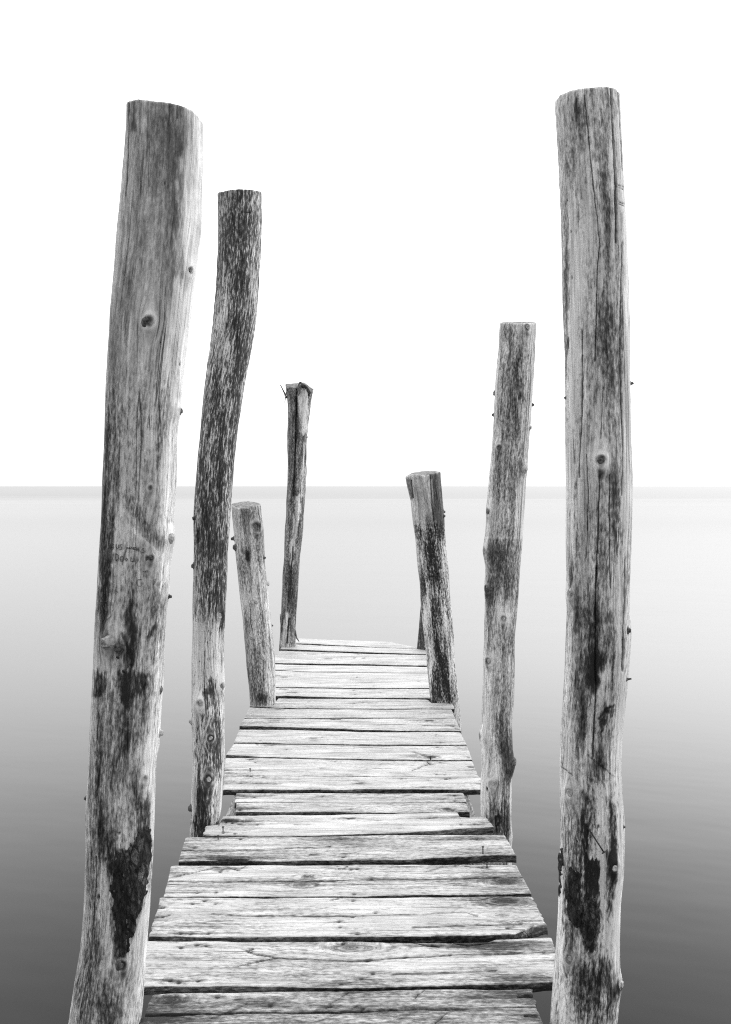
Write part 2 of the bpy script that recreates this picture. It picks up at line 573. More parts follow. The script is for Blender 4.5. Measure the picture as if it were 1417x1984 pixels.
    side = grid_faces(ny, nth, True)[:, ::-1]
    first = np.stack([np.arange(nth), (np.arange(nth) + 1) % nth, n0 + (np.arange(nth) + 1) % nth, n0 + np.arange(nth)], -1)
    rest = grid_faces(nc, nth, True, n0)
    last = np.arange(nth) + n0 + (nc - 1) * nth
    nslots = np.concatenate([np.zeros(len(side)), np.ones(len(first) + len(rest) + 1)])
    xm = float(np.interp(HY + F * (H - WATER_Z) / Y0, yr, X0))
    P.root = empty('wooden_post', (xm, Y0, WATER_Z), label, 'post', 'bare log posts along the jetty')
    P.trunk = mesh_from('trunk', V, [side, first, rest, last], [mat, M_END], P.root,
                        {'gc': gc, 'dirt_shading': dirt_shading, 'crack': crack, 'rag': rag}, slots=nslots)
    P.ff = ff
    P.V, P.N = V[:n0], N
    P.xp, P.yp = project(V[:n0])
    P.mpp, P.ud, P.vd = mpp, np.array([ud[0], ud[1], 0]), np.array([vd[0], vd[1], 0])
    P.shape = (ny, nth)
    P.c = c
    return P

def on_post(P, x, y):
    d = np.where(P.ff, (P.xp - x) ** 2 + (P.yp - y) ** 2, 1e12)
    i = int(np.argmin(d))
    return P.V[i], P.N[i]

def stub(P, x, y, r, ln, dark=False, lean=(0, 0, 0), ns=14):
    """sawn or broken branch stump standing off the trunk at a traced spot"""
    v, n = on_post(P, x, y)
    n = Vector(n) + Vector(lean)
    n.normalize()
    rm, lm = r * P.mpp, ln * P.mpp
    a = n.cross(Vector((0, 0, 1))).normalized()
    b = a.cross(n).normalized()
    kx, ky, kw = random.uniform(-.3, .3), random.uniform(-.45, .1), random.uniform(0.8, 1.25)
    prof = [(-1.0, 2.4), (0.0, 1.9), (0.18, 1.4), (0.45, 1.08), (0.75, 0.95), (0.95, 0.8), (1.0, 0.62), (0.93, 0.4), (0.8, 0.04)]
    V = []
    for j, (l, rr) in enumerate(prof):
        for k in range(ns):
            t = 2 * math.pi * k / ns
            wv = 1 + 0.22 * random.uniform(-1, 1) * (0.4 + 0.6 * (j > 1))
            lv = l * lm + (random.uniform(-0.12, 0.12) * lm if 1 < j < 8 else 0)
            if l < 0:
                lv = -min(1.2 * rm, 0.02)
            V.append(Vector(v) + n * lv + (a * (math.cos(t) * kw + kx * max(l, 0)) + b * (math.sin(t) * 1.15 + ky * max(l, 0))) * rm * rr * wv * 0.85 if j else Vector(v) + n * lv + (a * math.cos(t) + b * math.sin(t) * 1.2) * rm * rr)
    V = np.array([tuple(q) for q in V])
    fa = [grid_faces(len(prof), ns, True), np.arange(ns) + (len(prof) - 1) * ns]
    return mesh_from('branch_stub', V, fa, M_STUB_DARK if dark else M_STUB, P.root)

def bark(P, poly, thick=4.0, seed=3, mat=None, name='bark_patch', step=1.1):
    """a leftover sheet of bark on the face, lifted off the wood, with a ragged rim"""
    xs, ys = [q[0] for q in poly], [q[1] for q in poly]
    gx, gy = np.meshgrid(np.arange(min(xs) - 4, max(xs) + 5, step), np.arange(min(ys) - 6, max(ys) + 7, step))
    nr, nc = gx.shape
    gxf, gyf = gx.ravel(), gy.ravel()
    wb = fbm(gxf / 7, gyf / 12, 0 * gxf, seed, 3)
    sdv = poly_sd(gxf + wb * 7, gyf + wb * 9, poly)
    # bilinear pick of the trunk surface through the row / angle grid
    ny, nth = P.shape
    XP, YP = P.xp.reshape(ny, nth), P.yp.reshape(ny, nth)
    VV = P.V.reshape(ny, nth, 3)
    NN = P.N.reshape(ny, nth, 3)
    jf = np.where(P.c > -0.02)[0]
    pos = np.zeros((len(gxf), 3)); nor = np.zeros((len(gxf), 3))
    ym = YP[:, jf[len(jf) // 2]]
    for i in range(nr):
        y = gy[i, 0]
        rr = int(np.clip(np.searchsorted(ym, y), 1, ny - 1))
        t = (y - ym[rr - 1]) / (ym[rr] - ym[rr - 1])
        row = VV[rr - 1, jf] * (1 - t) + VV[rr, jf] * t
        nrow = NN[rr, jf]
        xrow = CX + F * row[:, 0] / row[:, 1]
        o = np.argsort(xrow)
        for kx in range(3):
            pos[i * nc:(i + 1) * nc, kx] = np.interp(gx[i], xrow[o], row[o, kx])
            nor[i * nc:(i + 1) * nc, kx] = np.interp(gx[i], xrow[o], nrow[o, kx])
    hg = sstep(-2.5, 3.5, sdv) * thick * (0.75 + 0.9 * fbm(gxf / 6, gyf / 18, 0 * gxf, seed + 5, 4)) - 1.6
    hg += sstep(0, 5, sdv) * 1.6 * np.abs(fbm(gxf / 3.0, gyf / 9.0, 0 * gxf + 3, seed + 6, 3))
    V = pos + nor * (hg * P.mpp)[:, None]
    q = grid_faces(nr, nc)[:, ::-1]
    keep = (sdv[q] > -2.5).all(1)
    q = q[keep]
    used = np.unique(q)
    mp = -np.ones(len(V), int)
    mp[used] = np.arange(len(used))
    return mesh_from(name, V[used], [mp[q]], mat or M_BARK, P.root)

def nail_on(P, head, foot, r=1.6):
    """bent nail from its foot in the wood to its head"""
    v, n = on_post(P, *foot)
    n = Vector(n)
    f0 = Vector(v)
    dx, dy = (head[0] - foot[0]) * P.mpp, -(head[1] - foot[1]) * P.mpp
    hpos = f0 + Vector(P.ud) * dx + Vector((0, 0, dy)) + n * 0.02
    d = (hpos - f0).normalized()
    rm = r * P.mpp
    a = tube([f0 - d * 0.012, f0, f0 * 0.5 + hpos * 0.5, hpos], [rm * .6] * 4, 8)
    b = tube([hpos - d * rm * 0.3, hpos, hpos + d * rm * 0.5, hpos + d * rm * 0.8], [rm * 1.5, rm * 1.8, rm * 1.8, rm * 1.3], 10)
    V, fa = join([a, b])
    return mesh_from('nail', V, fa, M_NAIL, P.root)

def strokes(P, lines, x0, y0, sc, r=0.55):
    parts = []
    for ln in lines:
        pts = []
        for (x, y) in ln:
            v, n = on_post(P, x0 + x / sc, y0 + y / sc)
            pts.append(Vector(v) + Vector(n) * 0.0022)
        # rebuild the exact traced spot on the tangent plane
        ex = []
        for (x, y), q in zip(ln, pts):
            qx, qy = CX + F * q.x / q.y, HY + F * (H - q.z) / q.y
            ex.append(q + Vector(P.ud) * ((x0 + x / sc - qx) * q.y / F) + Vector((0, 0, -(y0 + y / sc - qy) * q.y / F)))
        parts.append(tube(ex, [r * P.mpp] * len(ex), 5))
    V, fa = join(parts)
    return mesh_from('pencil_writing', V, fa, M_PENCIL, P.root)

# ---- near left post
p1 = make_post(1.99,
    [(244,194),(243.6,228),(239.6,305),(233.4,383),(227,461),(221,538),(213,616),(208,694),(204,778),(201.4,855),(197.6,933),(195.5,1010),(190,1088),(187,1150),(183.7,1212),(180.8,1282),(178.5,1326),(175.4,1390),(172,1453),(168,1517),(165,1568),(165.5,1628),(164,1702),(159.7,1766),(154.6,1830),(143,1898),(135.6,1944),(130,1982)],
    [(392.7,194),(392.5,234),(392,305),(389,383),(389.6,448),(383,498),(377,538),(368.4,616),(359,694),(353.5,762),(349,800),(345,840),(343.6,902),(341,964),(336,1010),(336,1042),(332.7,1066),(328.7,1104),(327,1150),(322,1181),(318.8,1228),(316,1270),(315.6,1314),(312,1352),(310.5,1390),(308,1448),(303,1479),(301.7,1530),(301,1577),(299,1613),(295.6,1702),(292,1766),(288,1817),(283,1880),(278,1944),(274,1979)],
    [(240,199),(244,196.6),(254,193),(266,191),(290,193),(328,198),(345,202),(362,207.5),(374,214),(384,223),(393,236)],
    'thick pale near left post with pencil writing and a dark bark patch low down', M_POST[0],
    [('rag',100,760,0.42,90),('rag',850,2100,0.9,40),('poly',[(286,1600),(268,1608),(246,1642),(228,1650),(212,1678),(209,1742),(215,1790),(219,1862),(242,1852),(258,1815),(272,1780),(296,1700),(297,1630)],0.75,5),('knot',367,524,7,4,1.2),('knot',289,622,10,4,1.1),('knot',291,945,5,2,1.0),('knot',291,1081,6,3,1.0),('knot',336,1045,9,6,0.2),('knot',346,796,6,5,0.3),
     ('knot',214,1241,13,6,0.1),('knot',280,1508,6,3,0.9),('knot',238,1868,8,3,1.1),('hole',266,1174,2.2,6),('hole',232,1614,3,3),('hole',190,1739,3,5.5),('hole',205,1665,2,4),
     ('hole',311,664,1,2),('hole',350,706,1.2,4),('hole',290,820,1.2,12),('hole',320,355,1.2,3),
     ('stain',320,380,48,190,0.42),('stain',300,250,40,80,0.35),('stain',335,300,14,250,0.35),('stain',262,420,20,260,0.18),('stain',372,420,16,220,-0.55),('stain',358,640,16,200,-0.5),('stain',262,700,40,140,-0.15),  # includes dark front and lit right facet painted into the colour
     ('stain',246,560,10,90,0.5),('stain',225,760,16,120,0.42),('stain',210,960,12,140,0.85),('stain',228,930,6,60,0.6),('stain',199,1030,9,90,0.8),('stain',300,760,16,90,0.22),('stain',306,860,10,60,0.25),
     ('stain',215,640,7,120,0.35),('stain',205,1150,14,90,0.75),('stain',200,1200,9,60,0.7),('stain',330,900,14,200,-0.35),('stain',322,1100,12,90,-0.3),
     ('streak',[(242,962),(270,1000),(308,1052)],13,0.65),('streak',[(246,1018),(290,1056),(316,1082)],2.2,-0.8),('streak',[(300,985),(330,1010)],6,0.25),
     ('stain',250,1180,9,46,1.15),('stain',258,1245,8,40,1.0),('stain',236,1262,20,22,0.9),('streak',[(238,1228),(248,1254),(256,1280),(252,1310)],3.5,1.0),('stain',262,1215,12,22,0.8),
     ('streak',[(300,1215),(288,1235)],4,1.0),('stain',300,1190,26,40,0.35),('stain',275,1130,60,60,0.1),
     ('poly',[(180,1306),(206,1305),(204,1350),(190,1352),(178,1348)],1.05,7),('poly',[(226,1306),(272,1304),(290,1308),(282,1328),(270,1348),(250,1372),(232,1352)],1.2,7),('stain',243,1385,10,60,0.5),
     ('stain',300,1300,8,80,0.4),('stain',285,1390,10,40,0.35),('stain',225,1420,25,80,0.35),('stain',190,1480,10,140,0.6),('stain',250,1450,30,60,0.35),('stain',272,1560,20,60,0.5),('stain',283,1590,14,70,0.9),
     ('stain',225,1560,40,120,0.25),('stain',215,1610,26,40,0.7),('stain',195,1590,8,90,0.7),('stain',210,1650,16,30,0.8),('stain',175,1640,10,110,0.5),('stain',280,1480,12,60,-0.6),('stain',296,1540,6,120,-0.8),
     ('stain',183,1780,9,90,0.75),('stain',205,1760,14,100,-0.55),('stain',270,1840,12,100,-0.35),('stain',283,1790,7,110,-0.9),('stain',212,1960,25,60,1.05),('stain',198,1900,10,60,0.45),('stain',240,1880,18,40,0.5),('stain',160,1940,20,60,0.45),('stain',170,1860,8,40,0.5),
     ('crack',[(249,200),(247,300),(244,380)],1.1),('crack',[(329,197),(328,245)],1.0),('crack',[(344,203),(343,230)],0.9),('crack',[(300,1690),(296,1700)],0.8),('crack',[(248,1400),(246,1470)],1.0),('crack',[(185,1660),(186,1720)],1.1),('streak',[(258,198),(258,250)],5,0.8),('streak',[(350,205),(349,300)],6,0.5)],
    p=3.0, skew=0.5, nth=260, seed=11, base_dirt=0.36, dent=[(372,470,14,50,0.05)])
stub(p1,350,796,4.5,4,True); stub(p1,215,1241,10,20,False,(-0.2,0,-0.1)); stub(p1,292,1081,3.4,5,True); stub(p1,367,522,4.5,3,True); stub(p1,289,623,6,2.5,True)
stub(p1,327,1155,3,6,True,(0.6,0,0)); stub(p1,309,1420,5,7,False,(0.6,0,0)); stub(p1,166,1546,3,4,True,(-0.6,0,0)); stub(p1,311,1336,5,3,True); stub(p1,334,1042,5,3); stub(p1,238,1870,5,2,True); stub(p1,234,1254,6,4,True)
nail_on(p1,(232,1269),(240,1257),2.0); nail_on(p1,(241,1295),(253,1285),2.4)
bark(p1,[(288.4,1607.5),(271,1612),(250,1645),(234.7,1651),(216.6,1678.6),(214,1715),(213.6,1742),(219.6,1745),(219.6,1781),(224,1801),(222.7,1855),(237.8,1848),(248,1840),(253,1823.6),(260,1801),(266.5,1784),(274,1766),(283,1736),(290.7,1704),(294.5,1678.6),(295.5,1639),(290.7,1616.6)],5.5,31)
GUS=[[(275,230),(240,235),(225,265),(235,290),(262,290),(268,262),(250,262)],[(300,228),(305,270),(318,290),(332,270),(335,230)],[(374,228),(350,238),(352,258),(372,268),(372,290),(345,295)],
     [(440,290),(442,266),(455,282),(468,265),(473,288)],[(482,287),(495,262),(507,287)],[(520,260),(522,300)],[(543,263),(524,282),(547,302)],[(590,273),(565,275),(567,315),(592,312)],[(567,295),(585,293)],[(660,275),(637,283),(640,300),(660,313),(652,335),(625,330)],
     [(292,345),(298,440)],[(292,345),(325,365),(332,410),(298,440)],[(365,380),(352,410),(362,445),(385,440),(392,405),(380,378),(365,380)],[(425,405),(418,425),(432,440),(445,425),(435,405),(425,405)],[(485,395),(488,450),(540,440)]]
for w_ in (GUS[:3],GUS[3:10],GUS[10:]): strokes(p1,w_,180,1020,6.6125,0.62)
INI=[[(625,675),(580,680),(560,720),(580,765),(625,760),(630,720),(605,725)],[(810,675),(780,690),(800,715),(785,745)],[(900,770),(930,715),(940,765)],[(210,855),(215,800),(235,835),(255,800),(262,860)],[(280,845),(290,805),(318,850)],
     [(80,940),(95,1090),(150,1215),(235,1150),(228,970)],[(110,975),(130,958),(170,960),(190,990)],[(105,1000),(120,1090),(140,1180)],[(160,990),(165,1080),(160,1170)],[(185,940),(190,1040),(175,1140)],[(130,1000),(150,1060),(180,1100)],[(640,582),(655,570),(660,585)],[(675,585),(680,568),(692,572)],[(700,560),(704,585)]]
for w_ in (INI[:1],INI[1:2],INI[2:3],INI[3:5],INI[5:11],INI[11:]): strokes(p1,w_,180,1020,6.6125,0.5)

# ---- second left post, dark and streaked
p2 = make_post(3.15,
    [(422,372),(423,430),(423,492),(419.7,569),(413.5,631),(407,678),(402,703),(395,762),(388.6,824),(381.5,886),(378.7,948),(378,998),(376,1057),(373,1135),(373,1212),(371.3,1283),(371,1351),(370,1402),(372.5,1428),(373,1479),(371.5,1530),(370.5,1565),(370,1593),(368,1618)],
    [(508.5,372),(508,430),(506,492),(502,554),(496,616),(486.5,678),(478,726),(471,762),(461,824),(454,886),(450,948),(446,1010),(443,1073),(440,1150),(438,1212),(435.5,1283),(436,1339),(435,1415),(436,1466),(432.5,1517),(430.5,1567),(426,1593),(424,1620)],
    [(420,374),(422,373),(440,368),(464.7,366),(490,367.5),(509,371.5)],
    'dark streaked post, second from the near end on the left side', M_POST_DARK,
    [('stain',465,420,60,120,0.35),('stain',440,620,12,60,-0.55),('stain',430,700,10,60,-0.45),('stain',490,560,9,90,-0.4),('stain',470,640,16,120,0.35),('stain',462,520,14,80,0.2),('stain',455,760,12,160,0.45),('stain',425,800,14,160,0.25),('stain',420,1000,26,200,0.35),('stain',392,950,8,160,0.2),
     ('stain',430,900,8,140,0.25),('stain',400,1060,22,120,0.35),('stain',428,1170,6,50,0.7),('stain',385,1230,12,50,-0.5),
     ('band',1215,2200,-0.55,35),('poly',[(382,1225),(434,1225),(434,1330),(384,1320)],-0.35,14),
     ('stain',410,1330,7,22,1.3),('streak',[(400,1335),(402,1372)],3,1.2),('stain',410,1440,22,60,0.75),('stain',398,1570,16,90,1.25),('stain',425,1450,8,60,0.6),('stain',385,1590,10,50,0.8),('stain',376,1500,5,120,-0.6),('stain',430,1550,5,80,-0.7),
     ('knot',425,1190,5.5,3,-0.3),('knot',428,1328,6,3,0.8),('knot',390,1361,7,4,0.8),('knot',408,1428,6,4,0.7),('knot',404,1508,8,4,0.8),('hole',386,1282,1.2,2),
     ('crack',[(397,1262),(397,1340),(400,1400)],1.0),('crack',[(469,412),(486,412)],1.1),('crack',[(383,1030),(384,1050)],1.8)],
    nth=220, seed=23, base_dirt=0.62, rough_mm=2.4)
stub(p2,377,1003,3.5,4,True); stub(p2,373.5,1097,4,4,True); stub(p2,371,1398,4,4,False); stub(p2,370,1565,5,5,True); stub(p2,428,1328,4,3,True); stub(p2,390,1361,5.5,4); stub(p2,408,1428,4,4); stub(p2,404,1509,6,4); stub(p2,425,1191,4,3)
nail_on(p2,(406,1340),(397,1342),1.2)

# ---- short left post
p3 = make_post(4.83,
    [(448,977),(450,1000),(453.5,1028),(456,1063),(462,1116),(466,1155),(471,1194),(474.7,1247),(478,1293),(483,1335),(484.6,1368)],
    [(506,977),(507.5,1000),(512,1046),(513.5,1088),(517,1116),(520.6,1152),(524,1187),(528.7,1229),(532,1272),(534.5,1317),(534.7,1354)],
    [(448,978),(455,982.5),(462,985),(478,984.5),(490,981),(506,977.5)],
    'short pale post with a slanting sawn top on the left side', M_POST[1],
    [('knot',495,1019,8,4,0.9),('stain',481,1080,4,14,1.5),('stain',477,1000,20,30,0.5),('stain',500,1050,12,40,0.4),('stain',480,1120,12,50,0.35),('stain',460,1010,6,50,-0.6),('stain',520,1200,6,120,-0.6),('stain',495,1250,26,60,0.3),('stain',495,1330,20,60,0.5),('stain',512,1356,12,14,1.4),('stain',490,1150,30,30,-0.1),('stain',472,1180,4,80,-0.3),
     ('crack',[(500,980),(501,1030)],0.9),('crack',[(505,980),(506,1040)],0.8),('crack',[(485,1180),(487,1215)],0.7)],
    top_b=[(448,976),(465,972.5),(480,971),(495,973),(506,976.5)], nth=180, step=1.6, seed=37, base_dirt=0.48)
stub(p3,454,1043,3,6,True,(-0.8,0,0)); stub(p3,456,1060,4.5,4,True); stub(p3,511,1080,2.5,4,True); stub(p3,518,1130,4,4,False); stub(p3,496,1165,3,3); stub(p3,487,1235,3,3); stub(p3,509,1273,3.2,3); stub(p3,495,1020,5,2,True); stub(p3,527,1212,1.6,3,True)

# ---- far left post with torn bark and twigs
p4 = make_post(6.56,
    [(553,744),(556,763),(557.6,788),(558,841),(557.6,894),(556,940),(555,982),(552,1035),(550.6,1088),(547.7,1141),(544,1194),(543,1230),(541.7,1254),(540,1275)],
    [(607,744),(606.5,753),(601.7,777),(598,813),(595.7,859),(593.6,897),(592,947),(589,993),(586,1035),(582,1088),(579,1141),(575,1187),(573.5,1229),(573,1250),(573,1275)],
    [(552,746),(556,752),(562,749),(574,752),(582,744),(589,741.6),(596,746),(607,753.5)],
    'thin far left post with torn bark and broken twigs at its top', M_POST[2],
    [('band',700,1300,0.68,5),('poly',[(577,770),(590,745),(598,765),(596,800),(592,835),(584,840),(580,800)],-1.2,4),('poly',[(574,965),(584,960),(580,1010),(571,1060),(566,1106),(560,1085),(566,1030),(570,990)],-1.15,3),('streak',[(590,860),(586,960)],3,-0.7),('streak',[(558,1190),(549,1250)],4,-1.0),('stain',563,850,6,80,0.5),('stain',570,1150,14,60,0.4),
     ('crack',[(574,752),(574,800),(572,860),(569,960)],1.8),('crack',[(561,1200),(556,1245)],2.0),('crack',[(568,1060),(564,1110)],1.4),('hole',571,775,2,5)],
    top_b=[(552,744),(575,742),(590,741),(607,752)], nth=150, step=1.4, seed=41, base_dirt=0.35, rough_mm=4.0, dent=[(574,800,4,70,0.35)])
def twig(P, px, r=1.0):
    v, n = on_post(P, *px[0])
    q0 = Vector(v)
    pts = []
    for i, (x, y) in enumerate(px):
        pts.append(q0 + Vector(P.ud) * ((x - px[0][0]) * P.mpp) + Vector((0, 0, -(y - px[0][1]) * P.mpp)) - Vector(P.vd) * (0.004 * i))
    V, fa = tube(pts, [r * P.mpp * (1 - 0.5 * i / (len(px) - 1)) for i in range(len(px))], 6)
    return V, fa
V_, f_ = join([twig(p4,[(557,752),(553,771),(552,780)],1.3), twig(p4,[(556,772),(549,758),(543,746)],1.8), twig(p4,[(550,764),(546,766),(544,766)],1.0)])
mesh_from('twig', V_, f_, M_STUB_DARK, p4.root)
for px_, r_ in (([(594,848),(596,848),(597,845)],0.9), ([(604,756),(608,754),(610,755)],0.7), ([(593,900),(594,915),(593,925)],0.7), ([(546,1225),(543.5,1200),(543,1190)],1.3), ([(572,1222),(575,1236),(580,1243)],1.8)):
    V_, f_ = twig(p4, px_, r_)
    mesh_from('bark_splinter', V_, f_, M_STUB_DARK, p4.root)
bark(p4,[(578,744),(584,742),(588,742),(596,748),(604,755),(600,780),(596,778),(594,760),(588,752),(580,756)],2.2,45,M_BARK)

# ---- short right post leaning inwards
p5 = make_post(4.90,
    [(787,918),(789,930),(792,944),(797,969),(801,1012),(805,1055),(810,1102),(814.5,1145),(817,1179),(823,1235),(829.4,1304),(834,1357),(838,1400)],
    [(854.5,914),(855,930),(858,966),(861.7,1001),(865,1055),(869,1102),(873,1163),(877,1195),(880.6,1257),(885,1320),(888,1357),(893,1397),(894.6,1422)],
    [(786,924),(792,921),(799,919),(815,920),(826,922),(834,919),(845,914),(855,915)],
    'short right-hand post leaning inwards, its split top grey and its lower part blotched dark', M_POST[3],
    [('rag',1018,1500,1.9,5),('rag',900,1010,0.5,5),('poly',[(796,921),(834,921),(837,960),(841,1018),(806,1018),(800,960)],0.05,4),('poly',[(834,918),(856,914),(866,1060),(846,1040),(838,980)],0.85,5),('streak',[(791,930),(797,965)],4,0.9),('stain',815,960,12,50,0.15),('streak',[(836,930),(838,990)],2,-0.9),
     ('poly',[(804,1019),(842,1018),(862,1030),(878,1170),(890,1420),(838,1420),(815,1150)],0.42,3),('stain',832,1060,9,40,1.0),('stain',838,1100,8,40,0.8),('stain',852,1110,8,50,0.8),('stain',845,1190,9,60,1.0),('stain',850,1280,11,50,1.1),('stain',838,1230,6,50,-0.2),('stain',868,1300,8,50,0.8),('stain',845,1340,12,30,1.0),
     ('stain',820,1080,4,40,-0.8),('stain',845,1150,10,22,-0.9),('stain',828,1180,5,50,-1.0),('stain',862,1220,7,40,-0.8),('stain',834,1290,5,60,-1.0),('stain',872,1290,5,40,-0.9),('stain',860,1085,4,40,-0.6),('stain',884,1380,5,40,-0.9),('stain',820,1130,5,30,0.8),
     ('hole',833,1028,3,2),('hole',824,1230,1.2,1.6),('hole',848,1112,1.5,2),('hole',869,1190,1.5,2),('crack',[(834,915),(836,960),(842,1020)],1.2),('crack',[(796,930),(800,965)],1.2)],
    top_b=[(786,923),(799,916),(820,913),(834,912),(855,914)], nth=190, step=1.6, seed=53, base_dirt=0.38, rough_mm=3.0, p=2.3, dent=[(838,960,3,60,0.12)])
stub(p5,860,1000,2.6,3,True); stub(p5,861,992,2.2,3,True)

# ---- second right post
p6 = make_post(3.22,
    [(969,624.5),(966,680),(960,733),(957,790),(954,840),(950,894),(947,948),(944.7,1001),(940.4,1044),(938.5,1066),(941,1098),(940.4,1145),(938.6,1198),(937.6,1252),(936,1298),(934,1350),(933,1400),(930,1425),(933,1447),(933,1493),(931.7,1540),(931.7,1582),(932,1620),(933,1660)],
    [(1040,625),(1036,697),(1033,762),(1028.5,822),(1024.5,869),(1020,912),(1017,966),(1015,1012),(1010,1073),(1006.6,1127),(1003,1180),(998.4,1234),(997,1298),(995.5,1350),(992,1400),(994.6,1447),(997,1481),(992,1512),(992,1551),(991,1586),(993,1619),(991,1640),(991,1660)],
    [(968,626),(975,625.5),(1000,626.5),(1030,626),(1040,625)],
    'knotty tall post, second from the near end on the right side', M_POST[1],
    [('knot',1021,634,6,2,0.9),('knot',1019,908,6,3,0.5),('knot',969,867,5,3,0.9),('knot',948,990,6,4,0.9),('knot',940,1066,7,5,0.4),('knot',945,1140,6,4,1.0),('knot',975,1198,6,3,0.6),('knot',948,1280,6,4,0.8),('knot',955,1517,7,3,0.3),('knot',930,1427,8,4,0.8),('knot',995,1480,8,4,0.8),
     ('stain',1000,690,20,90,0.35),('stain',1004,720,9,60,0.55),('stain',1002,790,10,80,0.6),('stain',985,740,8,120,0.3),('stain',996,900,14,90,0.5),('stain',970,800,10,90,0.3),('stain',965,930,7,50,0.5),('stain',1030,700,7,160,-0.6),('stain',962,740,6,120,-0.4),('stain',1012,950,7,160,-0.5),
     ('band',1048,1165,0.28,14),('stain',962,1075,14,40,0.6),('stain',985,1060,10,40,0.4),('stain',985,1130,20,40,0.4),('stain',955,1150,10,40,0.5),('streak',[(940,1042),(1010,1042)],2.5,-0.3),('stain',985,1190,18,30,-0.3),
     ('stain',950,1220,7,70,0.7),('stain',985,1240,12,60,0.3),('stain',965,1370,20,80,0.35),('stain',948,1360,8,80,-0.3),('stain',985,1470,14,50,1.1),('stain',980,1580,16,60,1.0),('stain',948,1580,8,50,0.7),('stain',960,1480,10,70,-0.6),('stain',940,1500,6,80,-0.7),('stain',970,1420,14,50,0.4),('stain',962,1560,7,60,0.5),
     ('streak',[(962,1600),(961,1582),(966,1578),(970,1586),(963,1602),(964,1612)],1.6,1.2),('stain',990,1580,4,90,-0.8),('hole',945,1528,2,4),('crack',[(973,1555),(971,1575)],1.2),('crack',[(986,1560),(984,1610)],1.2)],
    top_b=[(968,625),(1000,624),(1040,624.2)], nth=200, seed=67, base_dirt=0.40)
stub(p6,1031,784,2.4,4,True,(0.7,0,0)); stub(p6,1027,827,3.5,3,False); stub(p6,957,762,4,3,True); stub(p6,955,804,2.5,4,True,(-0.7,0,0)); stub(p6,1018,909,4.5,3); stub(p6,975,1198,4,3); stub(p6,948,1281,4.5,4); stub(p6,956,1517,4,3); stub(p6,1021,634,4,2); stub(p6,947,991,3.5,3,True); stub(p6,969,868,3,3,True); stub(p6,946,1141,3.5,4,True); stub(p6,996,1478,5,3,True)

# ---- far right post, mostly behind the short leaning one
p7 = make_post(6.45,
    [(832,1010),(828,1050),(822,1110),(816,1170),(812.5,1210),(809,1252),(806,1290)],
    [(860,1010),(857,1050),(852,1110),(847,1170),(843,1210),(840,1252),(838,1290)],
    [(830,1012),(845,1010),(862,1012)],
    'thin dark far right post that shows beside the leaning short post', M_POST_DARK, [('band',900,1400,0.4,5)], nth=110, step=1.6, seed=71, base_dirt=0.7)

